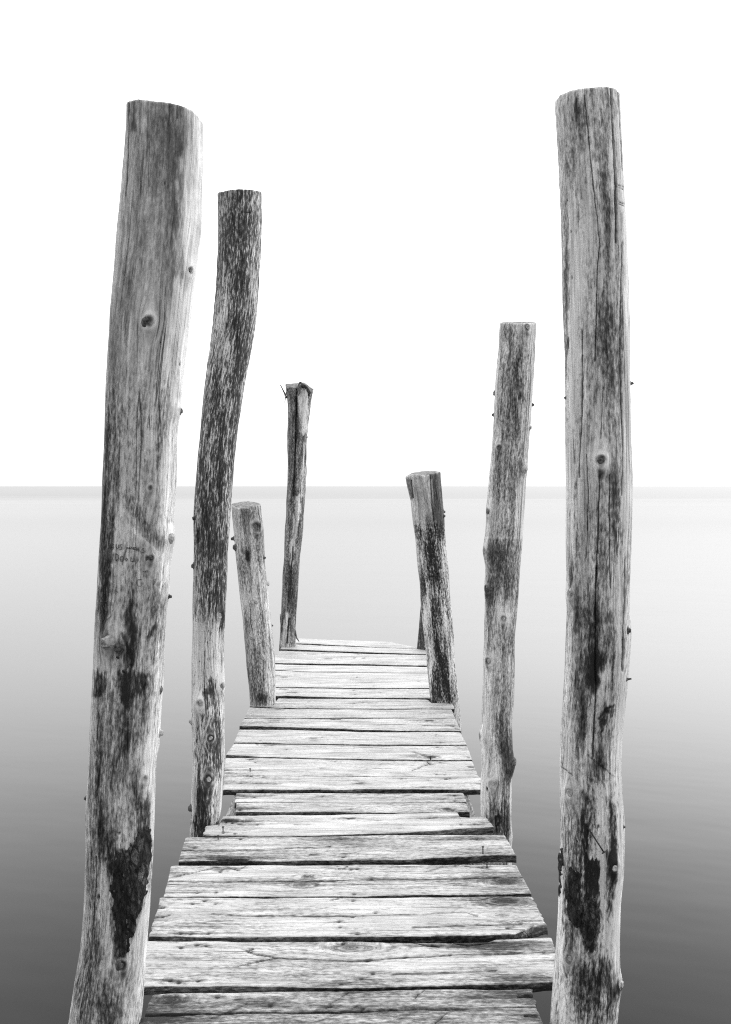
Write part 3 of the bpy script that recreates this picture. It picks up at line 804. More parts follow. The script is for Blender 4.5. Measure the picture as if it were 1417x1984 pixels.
# ---- near right post
p8 = make_post(1.98,
    [(1074.7,172),(1074.7,194),(1077,238),(1080,294),(1082.4,358),(1085.7,423),(1086.8,487),(1088,564),(1091,645),(1094,691),(1095,768),(1096,871),(1096,974),(1096.5,1077),(1097.3,1140),(1098,1195),(1096,1249),(1093.7,1314),(1091,1368),(1087.6,1423),(1085.5,1477),(1086.5,1547),(1086.7,1630),(1084,1679),(1081,1775),(1078.6,1820),(1075,1864),(1070,1920),(1064.8,1983)],
    [(1201,172),(1201.5,185),(1204.5,243),(1208,320),(1211,371),(1215,423),(1217,487),(1219,551),(1221,645),(1223,704),(1223.8,794),(1225,897),(1225,974),(1222.5,1051),(1220,1128),(1219,1184),(1222,1217),(1221,1249),(1218.4,1293),(1215,1336),(1211,1379),(1206.5,1423),(1204,1477),(1206.5,1542),(1210,1618),(1208,1697),(1203.5,1741),(1201,1808),(1200,1864),(1203,1900),(1199,1925),(1197,1954),(1192,1983)],
    [(1073,197),(1074.7,194),(1083.7,183.7),(1104,174.7),(1130,170),(1155,167.8),(1181,166.7),(1194,171.4),(1201,178.5),(1203,183)],
    'thick cracked pale post at the near right, with a big round knot at eye level', M_POST[3],
    [('rag',150,1500,0.9,5),('band',100,1100,-0.07,60),('rag',1500,2100,1.2,20),('poly',[(1130,1742),(1166,1742),(1164,1790),(1152,1845),(1136,1845),(1128,1800)],1.1,7),('poly',[(1098,1690),(1130,1690),(1134,1800),(1112,1830),(1096,1800)],0.6,8),('knot',1164,892,10,6,1.0),('knot',1107,1150,7,4,0.5),('knot',1106,1535,9,5,0.2),('knot',1190,1680,9,4,0.3),('knot',1105,1855,8,3,0.2),('knot',1152,1743,5,3,0.6),('knot',1201,1905,10,5,0.7),('knot',1142,269,3,2,0.2),('knot',1131,690,2.5,1,0.7),
     ('crack',[(1132,185),(1140,255),(1145,310),(1150,360),(1158,430),(1162,475),(1157,530),(1156,600),(1153,700)],1.1),('crack',[(1183,168),(1188,270),(1192,350),(1194,470)],1.7),('crack',[(1205,470),(1202,600),(1202,700),(1205,800),(1208,870),(1206,960)],1.2),
     ('crack',[(1129,640),(1130,700),(1128,800),(1124,880),(1123,925)],1.3),('crack',[(1167,760),(1165,850)],0.9),('crack',[(1163,920),(1160,1000),(1157,1070),(1155,1140)],1.4),('crack',[(1155,1100),(1154,1200),(1153,1290),(1155,1340),(1151,1400),(1149,1467)],1.8),('crack',[(1152,1472),(1152,1505)],1.2),
     ('crack',[(1181,920),(1181,1000),(1182,1100),(1184,1140)],1.1),('crack',[(1138,880),(1140,960),(1136,1080)],0.9),('crack',[(1118,1030),(1117,1080)],0.8),('crack',[(1212,1080),(1210,1160),(1207,1260)],1.0),('crack',[(1209,1240),(1207,1300)],2.0),('crack',[(1197,172),(1202,260),(1207,330)],0.9),
     ('streak',[(1138,1463),(1160,1480),(1190,1505)],1.4,0.7),('crack',[(1087,1486),(1110,1502)],0.9),('streak',[(1120,1490),(1140,1508),(1165,1520)],1.2,0.5),('crack',[(1195,357),(1210,362)],0.9),('crack',[(1194,362),(1209,367)],0.9),('crack',[(1197,394),(1210,399)],0.9),('crack',[(1198,390),(1211,395)],0.9),('crack',[(1102,655),(1102,675)],1.2),
     ('stain',1125,250,14,70,0.3),('stain',1105,210,22,30,0.35),('stain',1120,220,8,30,0.7),('stain',1108,300,10,60,0.4),('stain',1098,520,8,80,0.7),('stain',1096,600,6,90,0.6),('stain',1092,380,8,60,0.5),('stain',1165,290,7,80,0.6),('stain',1170,350,7,50,0.6),
     ('stain',1176,400,8,50,0.8),('stain',1178,470,13,80,0.75),('stain',1176,570,10,80,0.75),('stain',1172,650,16,60,0.7),('stain',1180,730,16,70,0.6),('stain',1155,765,4,30,0.9),('stain',1120,520,13,60,-0.95),('stain',1110,590,7,80,-1.0),('stain',1113,700,9,90,-0.7),('stain',1200,250,6,100,-0.6),('stain',1215,500,6,120,-0.9),('stain',1215,760,7,140,-0.7),('stain',1108,860,9,140,-0.55),('stain',1213,980,7,120,-0.6),  # pale entries down both edges paint rim light into the colour
     ('stain',1140,820,8,60,0.5),('stain',1180,850,18,60,0.35),('stain',1190,930,12,40,0.9),('stain',1190,980,14,60,0.6),('stain',1165,940,8,30,0.7),('stain',1116,960,5,40,0.8),('stain',1116,880,9,60,0.5),('stain',1195,1030,10,60,0.5),('stain',1165,1060,14,80,0.5),('stain',1120,1080,10,50,0.35),('stain',1107,1110,4,30,1.1),
     ('stain',1118,1180,10,50,0.9),('stain',1140,1170,16,50,0.5),('stain',1130,1240,25,70,0.6),('stain',1150,1230,10,70,0.7),('stain',1158,1200,8,40,0.8),('stain',1160,1280,15,26,1.3),('stain',1150,1310,13,30,1.2),('stain',1172,1240,12,50,0.55),('stain',1187,1240,7,50,0.7),('stain',1187,1330,6,40,0.6),('stain',1130,1330,20,60,0.6),('stain',1120,1400,10,90,0.45),('stain',1130,1410,5,60,0.7),('stain',1172,1310,9,22,-0.5),('stain',1176,1350,10,16,-0.4),
     ('poly',[(1161,1394),(1176,1374),(1191,1365),(1192,1378),(1180,1392),(1160,1424),(1165,1400)],0.8,3),('hole',1176,1380,4.5,4.5),('streak',[(1161,1391),(1175,1373),(1191,1366)],2.2,1.0),('stain',1165,1490,14,30,0.8),('stain',1175,1450,12,60,0.35),('stain',1098,1420,7,120,-0.5),('stain',1205,1400,5,120,-0.8),
     ('stain',1150,1555,10,40,0.6),('stain',1100,1600,10,60,0.5),('stain',1130,1590,6,50,0.8),('stain',1142,1600,10,90,0.9),('stain',1180,1570,8,50,0.7),('stain',1188,1600,7,50,1.4),('stain',1160,1560,8,50,-0.5),('stain',1153,1655,16,20,-0.6),
     ('poly',[(1132,1600),(1140,1590),(1136,1650),(1143,1668),(1154,1664),(1164,1668),(1162,1735),(1150,1742),(1136,1742),(1132,1700)],1.8,3),('stain',1184,1660,7,50,1.5),('poly',[(1174,1650),(1192,1650),(1193,1730),(1186,1775),(1175,1790),(1172,1740)],1.2,4),('streak',[(1166,1672),(1167,1760)],3,-1.8),('stain',1112,1720,16,70,0.7),('stain',1125,1640,5,60,0.7),
     ('stain',1200,1700,4,120,-1.0),('stain',1196,1800,5,60,-0.8),('stain',1086,1760,4,130,-0.9),('stain',1140,1800,14,40,1.2),('stain',1105,1830,10,30,1.0),('stain',1160,1830,14,50,0.1),('stain',1120,1890,25,30,0.8),('stain',1175,1890,18,40,0.9),('stain',1150,1940,40,50,0.75),('stain',1195,1915,8,16,1.2),('stain',1190,1950,6,40,0.4),('stain',1085,1950,10,60,-0.2),('hole',1160,1602,2.5,4),('hole',1118,1631,2,2),('hole',1099,388,1,2),('hole',1106,449,1.2,2),('hole',1108,538,1.2,4)],
    nth=260, seed=83, base_dirt=0.34, p=2.15, dent=[(1122,540,12,60,0.10),(1104,560,8,60,-0.06)])
stub(p8,1164,893,7,6,True); stub(p8,1107,1147,5,5); stub(p8,1106,1536,7.5,6); stub(p8,1190,1681,7,4); stub(p8,1105,1855,6,3); stub(p8,1222,743,2.6,6,True,(0.9,0,0)); stub(p8,1218,1222,4.5,5,True,(0.5,-0.1,0.1)); stub(p8,1215,1316,1.8,8,True,(0.9,0,0.3)); stub(p8,1096,771,2,3,True,(-0.8,0,0)); stub(p8,1202,1906,6,5); stub(p8,1209,1602,2,3,True); stub(p8,1152,1743,4,3,True); stub(p8,1088,1665,2,4,True,(-0.6,0,0))
nail_on(p8,(1169,1638),(1141,1605),2.4)
bark(p8,[(1098,1702),(1106,1690),(1118,1698),(1126,1692),(1126,1740),(1132,1770),(1128,1800),(1118,1806),(1108,1798),(1098,1792),(1096,1750)],4,91)
bark(p8,[(1132,1748),(1146,1742),(1162,1748),(1163,1770),(1155,1790),(1152,1820),(1140,1834),(1131,1830),(1130,1800),(1128,1780)],4,93)
bark(p8,[(1083,1668),(1091,1664),(1092,1700),(1086,1740),(1083,1782),(1079,1784),(1080,1740)],5,97)


# ------------------------------------------------------------------ jetty
jetty = empty('jetty', (-0.06, 4.3, 0), 'narrow wooden jetty of uneven grey planks running out over the water between log posts', 'jetty')

def chain(pts):
    a = np.array(pts, float)
    X, Y = unproj(a[:, 0], a[:, 1])
    return X, Y

def plank(back, front, t=0.024, cracks=(), knots=(), stains=(), holes=(), fbot=None, label=None, zl=0.0, zr=0.0, seed=0, mat=0, base=0.0, ragged=0.0007, nails=()):
    """back / front: traced edges of the top face, left to right"""
    bx, by = chain(back)
    fx, fy = chain(front)
    wpx = max(q[0] for q in front) - min(q[0] for q in front)
    hpx = abs(np.mean([q[1] for q in front]) - np.mean([q[1] for q in back]))
    N = int(np.clip(wpx * 0.62, 160, 520))
    Mv = int(np.clip(hpx * 0.95, 14, 90))
    u = np.linspace(0, 1, N)
    ubx = (bx - bx[0]) / (bx[-1] - bx[0])
    ufx = (fx - fx[0]) / (fx[-1] - fx[0])
    BX, BY = bx[0] + u * (bx[-1] - bx[0]), np.interp(u, ubx, by)
    FX, FY = fx[0] + u * (fx[-1] - fx[0]), np.interp(u, ufx, fy)
    # worn, never quite straight edges
    BY = BY + fbm(BX * 9, 0 * BX + seed, 0 * BX, seed, 4) * 0.006
    FY = FY + fbm(FX * 9, 0 * FX + seed + 4, 0 * FX, seed + 2, 4) * 0.006
    v = np.linspace(0, 1, Mv)
    v = 0.5 - 0.5 * np.cos(np.pi * v) * (0.6 + 0.4 * np.abs(np.cos(np.pi * v)))
    v = (v - v[0]) / (v[-1] - v[0])
    Xg = BX[None] * (1 - v[:, None]) + FX[None] * v[:, None]
    Yg = BY[None] * (1 - v[:, None]) + FY[None] * v[:, None]
    er = fbm(v * 14, 0 * v + seed, 0 * v, seed + 6, 3)[:, None] * ragged * 3
    el_ = fbm(v * 14, 0 * v + seed, 0 * v + 9, seed + 7, 3)[:, None] * ragged * 3
    Xg = Xg + el_ * (1 - u[None]) ** 8 + er * u[None] ** 8
    # distance to the rim, for the worn arris
    wid = np.maximum((BY - FY)[None], 0.02)
    dv = np.minimum(v[:, None], 1 - v[:, None]) * wid
    du = np.minimum(u[None], 1 - u[None]) * (BX[-1] - BX[0])
    Zg = -0.002 * np.exp(-(dv / 0.002) ** 1.2) - 0.002 * np.exp(-(du / 0.003) ** 1.2)
    Zg = Zg + zl * (1 - u[None]) ** 2 + zr * u[None] ** 2
    Zg = Zg + fbm(Xg * 1.2, Yg * 6, 0 * Xg, seed + 11, 2) * 0.004
    xp, yp = CX + F * Xg / Yg, HY + F * H / Yg
    xf, yf = xp.ravel(), yp.ravel()
    Zf = Zg.ravel().copy()
    mpp = (BY.mean() + FY.mean()) / 2 / F
    fs = F * H / ((yf.mean() - HY) ** 2) / mpp * mpp  # metres of depth per pixel of height
    dirt_shading = np.full(xf.shape, base * 1.35)
    crack = np.zeros(xf.shape)
    sh = np.zeros(xf.shape)
    Xf, Yf = Xg.ravel(), Yg.ravel()
    wob = fbm(Xf * 8, Yf * 60, 0 * Xf, seed + 21, 3)
    dirt_shading += 0.5 * np.exp(-(dv.ravel() / 0.006)) * (0.1 + 1.6 * fbm(Xf * 3, Yf * 3, 0 * Xf + 7, seed + 5, 2))
    dirt_shading += 0.5 * np.exp(-(du.ravel() + 0 * Xf.reshape(Xg.shape)).ravel() / 0.03) * (0.6 + 1.5 * fbm(Xf * 5, Yf * 40, 0 * Xf + 8, seed + 15, 2))
    def w(x, y):
        return unproj(x, y)
    for pts, wd in cracks:                             # wd in metres
        P_ = [w(*q) for q in pts]
        d = seg_dist(Xf, Yf + wob * 0.004, P_)
        wl = wd * 0.55 * (0.75 + 0.9 * wob)
        m = np.clip(1.5 * np.exp(-(d / np.maximum(wl, 0.0012)) ** 2), 0, 1) * min(1.0, max(0.35, (wd - 0.0015) / 0.0025))
        crack = np.maximum(crack, m)
        dirt_shading += 0.35 * np.exp(-(d / (wd * 3)) ** 2)
        Zf -= m * min(0.008, wd * 2)
    for (x, y, r, dk) in knots:
        kx, ky = w(x, y)
        dx, dy = Xf - kx, Yf - ky
        q = np.hypot(dx / 1.9, dy) / r
        near = np.hypot(dx / 4, dy) < r * 6
        sh -= np.where(near, dy * (1.4 * r) ** 2 / (dy * dy + (dx / 2.6) ** 2 + (0.45 * r) ** 2), 0)
        dirt_shading += near * dk * (np.exp(-(q / 0.75) ** 4) * 0.9 + 0.5 * np.exp(-(q / 2.2) ** 2))
        crack = np.maximum(crack, near * 0.7 * min(dk, 1) * np.exp(-((q - 0.85) / 0.16) ** 2) * (0.5 + fbm(Xf * 90, Yf * 90, 0 * Xf, seed + 31, 2)))
        Zf += near * 0.0025 * np.exp(-q ** 2)
    for (x, y, rx, ry, amt) in stains:
        kx, ky = w(x, y)
        q = ((Xf - kx + wob * rx * 0.5) / rx) ** 2 + ((Yf - ky + wob * ry) / ry) ** 2
        dirt_shading += amt * np.exp(-q ** 1.2)
    for (x, y) in holes:
        kx, ky = w(x, y)
        m = np.exp(-(((Xf - kx) / 0.0072) ** 2 + ((Yf - ky) / 0.0060) ** 2) ** 1.5)
        crack = np.maximum(crack, m * 0.95)
        Zf -= m * 0.004
        dirt_shading += 0.7 * np.exp(-(((Xf - kx) / 0.03) ** 2 + ((Yf - ky) / 0.008) ** 2))
    Zf += fbm(Xf * 10, (Yf + sh) * 160, 0 * Xf, seed + 41, 3) * 0.0016
    n0 = Mv * N
    V = np.stack([Xf, Yf, Zf], -1)
    gc = np.stack([Xf, Yf + sh + seed * 0.37, 0 * Xf + seed * 0.61], -1)
    idx = np.arange(n0).reshape(Mv, N)
    top = grid_faces(Mv, N)[:, ::-1]
    per = np.concatenate([idx[0, :], idx[1:, -1], idx[-1, -2::-1], idx[-2:0:-1, 0]])
    npz = len(per)
    pv = V[per].copy()
    if fbot is not None:                               # lower rim where the upper one is chipped off
        qx, qy = chain(fbot)
        lo = pv.copy()
        sel = np.isin(per, idx[-1])
        uu = (lo[sel, 0] - FX[0]) / (FX[-1] - FX[0])
        lo[sel, 1] = np.interp(lo[sel, 0], qx, qy)
        pv_lo = lo
    else:
        pv_lo = pv
    lv = [0.12, 0.4, 0.7, 1.0]
    Vs, Gs, Ds = [V], [gc], [dirt_shading]
    Cs = [crack]
    rjit = fbm(pv[:, 0] * 20, pv[:, 1] * 20, 0 * pv[:, 0], seed + 51, 3)
    for k_ in lv:
        q = pv * (1 - min(1, k_ * 2)) + pv_lo * min(1, k_ * 2)
        q = q.copy()
        q[:, 2] = pv[:, 2] - t * k_
        q[:, 1] += rjit * 0.004 * k_
        Vs.append(q)
        g = gc[per].copy()
        g[:, 2] += k_ * t
        Gs.append(g)
        Ds.append(dirt_shading[per] * 0.4 + 1.35 + 0.35 * k_)  # carried-over stains, plus gap shade painted dark into the plank sides
        Cs.append(crack[per] * 0.8)
    V = np.concatenate(Vs); gc = np.concatenate(Gs); dirt_shading = np.concatenate(Ds); crack = np.concatenate(Cs)
    rings = [per] + [n0 + i * npz + np.arange(npz) for i in range(len(lv))]
    sides = []
    for r0, r1 in zip(rings[:-1], rings[1:]):
        sides.append(np.stack([r0, np.roll(r0, -1), np.roll(r1, -1), r1], -1))
    sides = np.concatenate(sides)
    o = mesh_from('plank', V, [top, sides, rings[-1][::-1]], M_PLANK[mat], jetty, {'gc': gc, 'dirt_shading': dirt_shading, 'crack': crack, 'rag': np.ones(len(V))})
    me = o.data
    try:
        me.set_sharp_from_angle(angle=math.radians(50))
    except Exception:
        pass
    if label:
        o['label'] = label
    for (x, y, hgt) in nails:                          # nails that have worked loose and stand proud
        kx, ky = unproj(x, y)
        a_ = tube([(kx, ky, -0.02), (kx, ky, hgt * 0.5), (kx, ky, hgt)], [0.0022] * 3, 8)
        b_ = tube([(kx, ky, hgt), (kx, ky, hgt + 0.0015), (kx, ky, hgt + 0.003)], [0.0045, 0.0052, 0.004], 10)
        Vn, fn = join([a_, b_])
        mesh_from('nail', Vn, fn, M_NAIL, o)
    return o

def nail_rows(y0, y1, xs):
    out = []
    for x in xs:
        for f in (0.25, 0.75):
            if random.random() < 0.8:
                out.append((x + random.uniform(-12, 12), y0 + (y1 - y0) * (f + random.uniform(-.12, .12))))
    return out

# far end to near end
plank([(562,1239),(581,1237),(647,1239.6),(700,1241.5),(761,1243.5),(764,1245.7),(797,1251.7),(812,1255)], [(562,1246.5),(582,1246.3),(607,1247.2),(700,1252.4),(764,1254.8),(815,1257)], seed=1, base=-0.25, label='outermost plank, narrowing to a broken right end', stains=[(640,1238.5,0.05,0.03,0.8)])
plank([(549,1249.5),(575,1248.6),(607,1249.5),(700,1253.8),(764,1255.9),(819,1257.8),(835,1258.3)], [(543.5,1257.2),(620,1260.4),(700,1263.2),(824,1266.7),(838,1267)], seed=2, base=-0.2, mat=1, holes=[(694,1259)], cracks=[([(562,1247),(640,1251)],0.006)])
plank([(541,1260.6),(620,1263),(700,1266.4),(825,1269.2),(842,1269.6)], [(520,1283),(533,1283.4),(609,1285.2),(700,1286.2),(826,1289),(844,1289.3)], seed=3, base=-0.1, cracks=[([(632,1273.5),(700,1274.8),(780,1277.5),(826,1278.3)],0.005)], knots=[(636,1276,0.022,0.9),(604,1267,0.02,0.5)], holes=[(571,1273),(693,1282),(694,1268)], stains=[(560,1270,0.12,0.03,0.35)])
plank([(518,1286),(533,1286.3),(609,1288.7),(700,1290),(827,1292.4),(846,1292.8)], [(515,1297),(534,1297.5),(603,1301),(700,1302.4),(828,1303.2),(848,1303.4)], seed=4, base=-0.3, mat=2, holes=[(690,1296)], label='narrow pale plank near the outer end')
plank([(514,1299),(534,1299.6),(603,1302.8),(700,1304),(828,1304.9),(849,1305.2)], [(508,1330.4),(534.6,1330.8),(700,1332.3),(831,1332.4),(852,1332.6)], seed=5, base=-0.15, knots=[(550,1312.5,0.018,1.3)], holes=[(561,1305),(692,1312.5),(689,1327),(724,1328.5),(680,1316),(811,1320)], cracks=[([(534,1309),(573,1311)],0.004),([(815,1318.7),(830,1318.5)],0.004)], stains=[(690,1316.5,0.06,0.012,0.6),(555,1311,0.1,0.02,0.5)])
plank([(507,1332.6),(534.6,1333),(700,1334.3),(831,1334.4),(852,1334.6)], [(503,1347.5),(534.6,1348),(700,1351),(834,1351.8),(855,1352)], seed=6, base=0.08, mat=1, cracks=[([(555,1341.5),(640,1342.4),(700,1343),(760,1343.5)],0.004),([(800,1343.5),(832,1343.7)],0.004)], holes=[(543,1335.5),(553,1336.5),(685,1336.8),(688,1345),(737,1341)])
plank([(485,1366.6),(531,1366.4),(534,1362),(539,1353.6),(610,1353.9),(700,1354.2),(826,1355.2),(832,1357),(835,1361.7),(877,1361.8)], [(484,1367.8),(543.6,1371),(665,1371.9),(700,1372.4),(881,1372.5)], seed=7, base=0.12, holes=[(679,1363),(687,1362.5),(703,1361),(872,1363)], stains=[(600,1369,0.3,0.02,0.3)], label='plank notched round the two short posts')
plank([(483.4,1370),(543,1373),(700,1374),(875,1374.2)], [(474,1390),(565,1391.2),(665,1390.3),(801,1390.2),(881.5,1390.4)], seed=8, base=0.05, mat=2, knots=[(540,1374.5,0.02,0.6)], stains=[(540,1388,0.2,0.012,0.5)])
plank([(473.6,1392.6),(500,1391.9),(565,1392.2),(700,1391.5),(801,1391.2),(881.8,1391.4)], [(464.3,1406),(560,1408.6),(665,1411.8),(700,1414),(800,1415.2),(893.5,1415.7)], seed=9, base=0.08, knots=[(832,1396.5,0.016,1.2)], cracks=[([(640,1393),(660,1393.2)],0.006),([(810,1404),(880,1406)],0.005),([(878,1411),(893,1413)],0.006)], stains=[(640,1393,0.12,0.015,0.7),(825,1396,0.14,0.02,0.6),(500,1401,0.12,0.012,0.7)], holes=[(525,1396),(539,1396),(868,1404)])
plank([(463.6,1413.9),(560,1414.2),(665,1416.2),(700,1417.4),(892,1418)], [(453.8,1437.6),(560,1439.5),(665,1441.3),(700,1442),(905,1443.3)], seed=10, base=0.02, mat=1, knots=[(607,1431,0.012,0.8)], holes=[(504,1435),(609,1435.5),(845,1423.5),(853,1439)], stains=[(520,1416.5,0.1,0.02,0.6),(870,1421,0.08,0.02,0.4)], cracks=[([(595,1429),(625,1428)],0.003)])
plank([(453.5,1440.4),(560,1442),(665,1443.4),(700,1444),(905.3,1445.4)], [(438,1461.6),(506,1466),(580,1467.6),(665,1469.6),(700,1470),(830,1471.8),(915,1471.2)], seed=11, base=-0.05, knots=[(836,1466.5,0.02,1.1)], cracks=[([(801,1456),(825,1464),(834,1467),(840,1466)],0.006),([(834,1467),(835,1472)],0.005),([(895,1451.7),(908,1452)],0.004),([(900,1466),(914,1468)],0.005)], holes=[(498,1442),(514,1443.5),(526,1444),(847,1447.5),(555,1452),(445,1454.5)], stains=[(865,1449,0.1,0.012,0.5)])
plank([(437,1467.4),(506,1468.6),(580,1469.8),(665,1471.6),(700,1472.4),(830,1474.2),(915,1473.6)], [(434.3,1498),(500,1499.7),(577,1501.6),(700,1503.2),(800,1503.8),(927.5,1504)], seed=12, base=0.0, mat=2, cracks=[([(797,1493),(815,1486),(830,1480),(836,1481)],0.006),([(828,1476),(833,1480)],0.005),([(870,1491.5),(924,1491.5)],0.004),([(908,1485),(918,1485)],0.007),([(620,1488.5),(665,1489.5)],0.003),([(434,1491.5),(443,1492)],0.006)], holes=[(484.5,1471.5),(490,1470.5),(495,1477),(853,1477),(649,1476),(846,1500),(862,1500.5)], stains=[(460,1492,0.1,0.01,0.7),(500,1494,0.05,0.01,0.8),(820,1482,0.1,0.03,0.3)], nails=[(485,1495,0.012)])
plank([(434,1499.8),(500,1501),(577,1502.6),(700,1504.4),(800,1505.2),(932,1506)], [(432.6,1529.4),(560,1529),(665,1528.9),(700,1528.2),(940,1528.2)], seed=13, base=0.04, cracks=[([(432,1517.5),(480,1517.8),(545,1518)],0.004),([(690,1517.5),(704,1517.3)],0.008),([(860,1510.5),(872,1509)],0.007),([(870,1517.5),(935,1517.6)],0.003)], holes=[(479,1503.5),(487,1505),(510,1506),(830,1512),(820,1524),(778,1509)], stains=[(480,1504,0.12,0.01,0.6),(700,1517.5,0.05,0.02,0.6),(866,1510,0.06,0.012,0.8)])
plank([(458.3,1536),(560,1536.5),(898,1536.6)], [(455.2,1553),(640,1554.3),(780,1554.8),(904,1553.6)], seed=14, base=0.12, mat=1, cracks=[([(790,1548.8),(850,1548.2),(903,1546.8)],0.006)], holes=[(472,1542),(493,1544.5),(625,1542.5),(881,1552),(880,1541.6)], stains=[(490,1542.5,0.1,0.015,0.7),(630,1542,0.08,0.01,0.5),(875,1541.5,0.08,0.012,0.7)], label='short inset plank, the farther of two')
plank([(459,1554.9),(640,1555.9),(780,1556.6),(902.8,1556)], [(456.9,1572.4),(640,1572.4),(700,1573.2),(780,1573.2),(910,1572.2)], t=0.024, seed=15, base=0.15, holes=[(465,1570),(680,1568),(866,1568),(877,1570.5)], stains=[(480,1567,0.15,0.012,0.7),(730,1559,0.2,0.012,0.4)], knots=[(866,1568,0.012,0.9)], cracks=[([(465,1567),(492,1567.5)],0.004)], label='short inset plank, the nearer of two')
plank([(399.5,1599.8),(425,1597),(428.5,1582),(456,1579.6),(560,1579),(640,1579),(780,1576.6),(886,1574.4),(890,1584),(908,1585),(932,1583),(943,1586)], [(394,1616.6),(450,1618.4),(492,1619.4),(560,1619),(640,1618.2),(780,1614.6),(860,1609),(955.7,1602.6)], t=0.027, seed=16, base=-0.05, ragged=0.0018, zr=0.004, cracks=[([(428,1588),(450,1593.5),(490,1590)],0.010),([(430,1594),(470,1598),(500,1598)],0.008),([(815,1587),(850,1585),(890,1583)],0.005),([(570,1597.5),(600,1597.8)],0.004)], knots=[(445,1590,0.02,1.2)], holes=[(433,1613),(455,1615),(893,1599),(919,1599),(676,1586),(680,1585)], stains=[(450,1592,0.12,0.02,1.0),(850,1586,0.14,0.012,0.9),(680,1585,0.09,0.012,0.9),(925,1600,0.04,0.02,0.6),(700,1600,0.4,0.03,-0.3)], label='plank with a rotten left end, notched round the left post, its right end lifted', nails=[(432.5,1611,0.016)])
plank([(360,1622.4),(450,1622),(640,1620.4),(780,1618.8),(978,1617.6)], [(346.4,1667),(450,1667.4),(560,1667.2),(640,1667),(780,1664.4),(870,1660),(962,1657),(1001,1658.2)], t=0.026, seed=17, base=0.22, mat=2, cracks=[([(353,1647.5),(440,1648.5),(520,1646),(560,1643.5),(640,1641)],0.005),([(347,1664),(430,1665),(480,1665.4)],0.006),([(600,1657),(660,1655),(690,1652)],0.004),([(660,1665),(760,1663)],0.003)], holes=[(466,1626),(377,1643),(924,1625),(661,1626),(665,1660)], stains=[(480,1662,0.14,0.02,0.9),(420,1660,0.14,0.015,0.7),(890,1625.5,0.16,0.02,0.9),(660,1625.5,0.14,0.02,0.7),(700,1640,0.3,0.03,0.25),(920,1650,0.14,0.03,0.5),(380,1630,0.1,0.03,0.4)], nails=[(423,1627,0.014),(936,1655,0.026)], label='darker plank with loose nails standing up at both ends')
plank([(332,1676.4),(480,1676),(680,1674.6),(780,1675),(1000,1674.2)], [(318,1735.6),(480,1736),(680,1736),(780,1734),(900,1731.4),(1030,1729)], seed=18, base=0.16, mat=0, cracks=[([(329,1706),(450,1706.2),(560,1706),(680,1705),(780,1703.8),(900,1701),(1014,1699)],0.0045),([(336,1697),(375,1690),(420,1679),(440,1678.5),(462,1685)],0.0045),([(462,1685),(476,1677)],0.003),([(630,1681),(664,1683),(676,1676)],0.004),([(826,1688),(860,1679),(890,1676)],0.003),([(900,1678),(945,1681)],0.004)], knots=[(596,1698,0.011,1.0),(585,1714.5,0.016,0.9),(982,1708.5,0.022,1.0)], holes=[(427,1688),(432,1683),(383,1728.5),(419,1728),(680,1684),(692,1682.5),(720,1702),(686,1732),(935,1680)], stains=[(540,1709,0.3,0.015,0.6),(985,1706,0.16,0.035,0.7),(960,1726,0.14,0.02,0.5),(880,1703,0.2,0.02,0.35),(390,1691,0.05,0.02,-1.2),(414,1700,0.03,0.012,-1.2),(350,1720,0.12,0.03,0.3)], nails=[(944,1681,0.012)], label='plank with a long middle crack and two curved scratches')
plank([(311,1738.6),(480,1738.9),(680,1738.4),(780,1737.6),(1031,1737.4)], [(289.5,1813.6),(480,1814.4),(660,1814.5),(800,1813),(939,1810.8),(998,1807.7),(1017,1800),(1033,1791.5),(1059,1789)], fbot=[(289.5,1813.6),(480,1814.4),(660,1814.5),(800,1813),(939,1810.8),(998,1809),(1059,1794)], seed=19, base=0.02, mat=1, ragged=0.0018, cracks=[([(410,1770),(480,1774),(560,1774.6),(660,1775),(740,1774),(830,1771),(860,1768),(905,1769),(925,1774)],0.0035),([(292,1776),(312,1776),(330,1772)],0.007),([(305,1755),(315,1757)],0.010),([(800,1798),(950,1792),(1010,1789)],0.004),([(640,1744),(655,1740)],0.004)], knots=[(985,1746,0.020,1.3),(973,1772,0.012,0.4)], holes=[(374,1750),(396,1744.5),(418,1750),(351,1808),(404,1808),(370,1808),(657,1786),(659,1797),(684,1776.5),(728,1768),(684,1744),(692,1810),(983,1797.5)], stains=[(940,1741,0.14,0.03,1.0),(960,1752,0.12,0.02,0.6),(420,1797,0.3,0.03,0.4),(330,1790,0.1,0.03,0.3),(1010,1785,0.1,0.02,0.5),(700,1790,0.3,0.03,-0.1)], label='wide plank with a dark knot and a chipped corner at its right end')
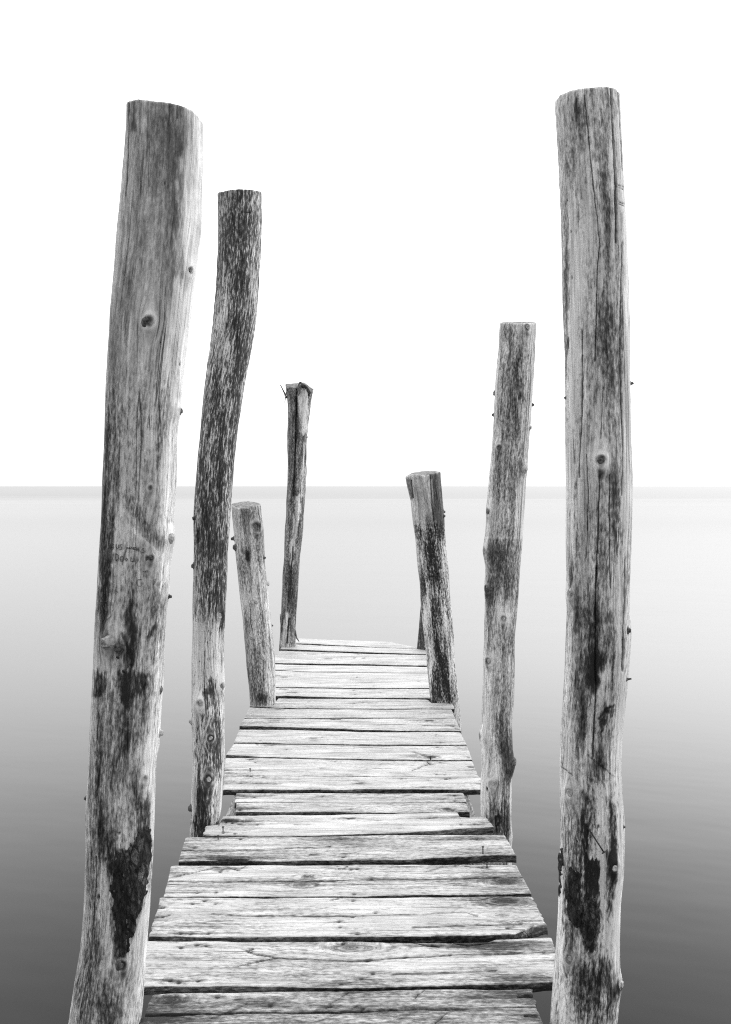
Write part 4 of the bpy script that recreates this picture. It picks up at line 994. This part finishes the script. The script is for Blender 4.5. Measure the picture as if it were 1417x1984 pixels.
plank([(270,1821.2),(289,1821.5),(480,1823),(660,1823),(780,1824),(870,1825.5),(945,1824),(962,1819),(1068,1815.6)], [(255,1909.6),(280,1910),(480,1911),(660,1913),(800,1911),(960,1905.5),(1075,1902.4),(1100,1901.5)], seed=20, base=0.06, mat=2, cracks=[([(478,1841),(495,1848),(530,1855),(535,1857.5),(505,1862),(480,1868),(462,1872)],0.005),([(535,1857.5),(580,1859),(640,1861),(680,1863),(760,1858),(900,1850),(1000,1846),(1076,1844.5)],0.004),([(478,1841),(490,1838)],0.004),([(760,1890),(900,1884),(960,1881)],0.003),([(880,1827),(905,1831),(945,1828),(962,1824)],0.006),([(790,1822),(815,1830),(850,1834)],0.004),([(280,1896),(350,1899)],0.003)], knots=[(685,1832,0.026,0.3)], holes=[(381,1830),(400,1831),(351,1836),(330,1899.5),(384,1900),(347,1903),(723,1887),(712,1862),(664,1829),(700,1897),(662,1906)], stains=[(880,1828,0.2,0.03,0.9),(960,1831,0.14,0.03,1.0),(1030,1834,0.12,0.02,0.6),(1010,1895,0.16,0.03,1.0),(1050,1897,0.1,0.02,0.8),(640,1836,0.12,0.02,0.5),(600,1888,0.06,0.02,0.6),(700,1907,0.2,0.02,0.6),(420,1890,0.2,0.02,0.4),(320,1850,0.2,0.02,0.4),(700,1872,0.06,0.02,0.4),(950,1876,0.1,0.02,0.4)], label='wide near plank with a split knot at the back edge and a forked crack')
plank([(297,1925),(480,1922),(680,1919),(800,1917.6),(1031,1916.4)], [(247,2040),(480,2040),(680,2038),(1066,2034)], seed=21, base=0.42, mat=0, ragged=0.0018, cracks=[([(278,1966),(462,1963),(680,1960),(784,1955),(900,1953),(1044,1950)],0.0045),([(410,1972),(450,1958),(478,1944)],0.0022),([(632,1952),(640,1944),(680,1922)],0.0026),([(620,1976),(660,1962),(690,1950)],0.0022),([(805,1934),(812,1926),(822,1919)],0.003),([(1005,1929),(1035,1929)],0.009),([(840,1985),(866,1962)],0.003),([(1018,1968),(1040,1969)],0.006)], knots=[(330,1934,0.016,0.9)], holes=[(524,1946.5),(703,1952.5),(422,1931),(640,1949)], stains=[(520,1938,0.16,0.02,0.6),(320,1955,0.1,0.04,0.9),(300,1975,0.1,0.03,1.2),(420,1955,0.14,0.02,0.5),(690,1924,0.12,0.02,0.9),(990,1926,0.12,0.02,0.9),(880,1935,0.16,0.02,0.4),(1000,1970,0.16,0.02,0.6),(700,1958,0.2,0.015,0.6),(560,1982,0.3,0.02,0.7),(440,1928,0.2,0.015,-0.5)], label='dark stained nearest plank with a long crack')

# bearers under the planks
def beam(name, x0, x1, y0, y1, z0, z1, mat, seed, skew=0.0):
    n = 60
    lx = abs(y1 - y0) > abs(x1 - x0)
    L = np.linspace(0, 1, n)
    prof = [(0, 0), (0.5, 0), (1, 0), (1, 0.5), (1, 1), (0.5, 1), (0, 1), (0, 0.5)]
    V, G = [], []
    for i, t_ in enumerate(L):
        for (a_, c_) in prof:
            if lx:
                q = (x0 + a_ * (x1 - x0), y0 + t_ * (y1 - y0), z0 + c_ * (z1 - z0))
                g = (q[1], q[0], q[2])
            else:
                q = (x0 + t_ * (x1 - x0), y0 + a_ * (y1 - y0), z0 + c_ * (z1 - z0))
                g = q
            V.append(q); G.append(g)
    V = np.array(V, float); G = np.array(G, float)
    if lx:
        V[:, 0] += skew * np.clip((3.1 - V[:, 1]) / 1.1, 0, 1)
    V[:, 0] += fbm(G[:, 0] * 3, G[:, 1] * 20, G[:, 2] * 20, seed, 3) * 0.006
    V[:, 1] += fbm(G[:, 0] * 3, G[:, 1] * 20, G[:, 2] * 20, seed + 3, 3) * 0.006
    fa = [grid_faces(n, 8, True), np.arange(8)[::-1], np.arange(8) + (n - 1) * 8]
    if lx:
        fa = [f_[..., ::-1] for f_ in fa]
    return mesh_from(name, V, fa, mat, jetty, {'gc': G, 'dirt_shading': np.full(len(V), 0.95), 'crack': np.zeros(len(V)), 'rag': np.ones(len(V))}, smooth=False)

beam('joist', -0.585, -0.49, 2.0, 6.75, -0.16, -0.0275, M_PLANK[0], 201, 0.06)
beam('joist', -0.09, 0.01, 2.0, 6.75, -0.16, -0.0275, M_PLANK[1], 202)
beam('joist', 0.365, 0.462, 2.0, 6.60, -0.16, -0.0275, M_PLANK[2], 203, -0.05)
beam('crossbeam', -0.60, 0.50, 2.10, 2.22, -0.29, -0.162, M_PLANK[0], 211)
beam('crossbeam', -0.60, 0.50, 3.08, 3.20, -0.29, -0.162, M_PLANK[0], 212)
beam('crossbeam', -0.60, 0.50, 4.80, 4.92, -0.29, -0.162, M_PLANK[0], 213)
beam('crossbeam', -0.60, 0.50, 6.42, 6.54, -0.29, -0.162, M_PLANK[0], 214)


# ------------------------------------------------------------------ water, smoothed by a long exposure
b = NB("still_water")
tc = b.n('ShaderNodeTexCoord').outputs['Object']
b.p.inputs['Base Color'].default_value = grey(0.014)
b.p.inputs['IOR'].default_value = 1.33
b.p.inputs['Specular IOR Level'].default_value = 0.5
rot = b.n('ShaderNodeVectorRotate')
b.l(tc, rot.inputs['Vector'])
rot.inputs['Angle'].default_value = math.radians(14)
s1 = b.noise(b.vmul(rot.outputs[0], (0.28, 0.75, 1)), 1.0, 4.0, 0.55)
s2 = b.noise(b.vmul(tc, (0.008, 0.09, 1)), 1.0, 4.0, 0.55)
sep = b.n('ShaderNodeSeparateXYZ')
b.l(tc, sep.inputs[0])
# breeze-ruffled water far out
far = b.n('ShaderNodeMapRange')
far.inputs['From Min'].default_value = 120.0
far.inputs['From Max'].default_value = 190.0
b.l(b.math('MULTIPLY_ADD', s2, 50.0, b.math('SUBTRACT', sep.outputs[1], 25.0)), far.inputs['Value'])
r = b.math('MULTIPLY_ADD', s2, 0.08, 0.03)
r = b.math('MULTIPLY_ADD', far.outputs[0], 0.10, r)
b.l(r, b.p.inputs['Roughness'])
hh = b.math('MULTIPLY_ADD', s2, 1.0, s1)
fade = b.n('ShaderNodeMapRange')
fade.inputs['From Min'].default_value = 3.0
fade.inputs['From Max'].default_value = 60.0
fade.inputs['To Min'].default_value = 1.0
fade.inputs['To Max'].default_value = 0.0
b.l(sep.outputs[1], fade.inputs['Value'])
hh = b.math('MULTIPLY', hh, fade.outputs[0])
b.l(b.bump(hh, 1.0, 0.006), b.p.inputs['Normal'])
# wave slopes let part of the grazing light into the water, more so where a breeze ruffles it far out
df = b.n('ShaderNodeBsdfDiffuse')
df.inputs['Color'].default_value = grey(0.12)
mx = b.n('ShaderNodeMixShader')
mid = b.n('ShaderNodeMapRange')
mid.inputs['From Min'].default_value = 4.5
mid.inputs['From Max'].default_value = 45.0
mid.inputs['To Min'].default_value = 0.0
mid.inputs['To Max'].default_value = 0.21
b.l(sep.outputs[1], mid.inputs['Value'])
b.l(b.math('MULTIPLY_ADD', far.outputs[0], 0.026, mid.outputs[0]), mx.inputs[0])
b.l(b.p.outputs[0], mx.inputs[1])
b.l(df.outputs[0], mx.inputs[2])
b.l(mx.outputs[0], b.out.inputs['Surface'])
xs = np.array([-20000, -2000, -200, -40, -8, 8, 40, 200, 2000, 20000.0])
ys = np.array([-20000, -2000, -200, -40, -8, 8, 40, 200, 2000, 40000.0])
gx, gy = np.meshgrid(xs, ys)
Vw = np.stack([gx.ravel(), gy.ravel(), np.full(gx.size, WATER_Z)], -1)
wo_ = mesh_from('water', Vw, [grid_faces(10, 10)], b.m)
wo_['kind'] = 'structure'
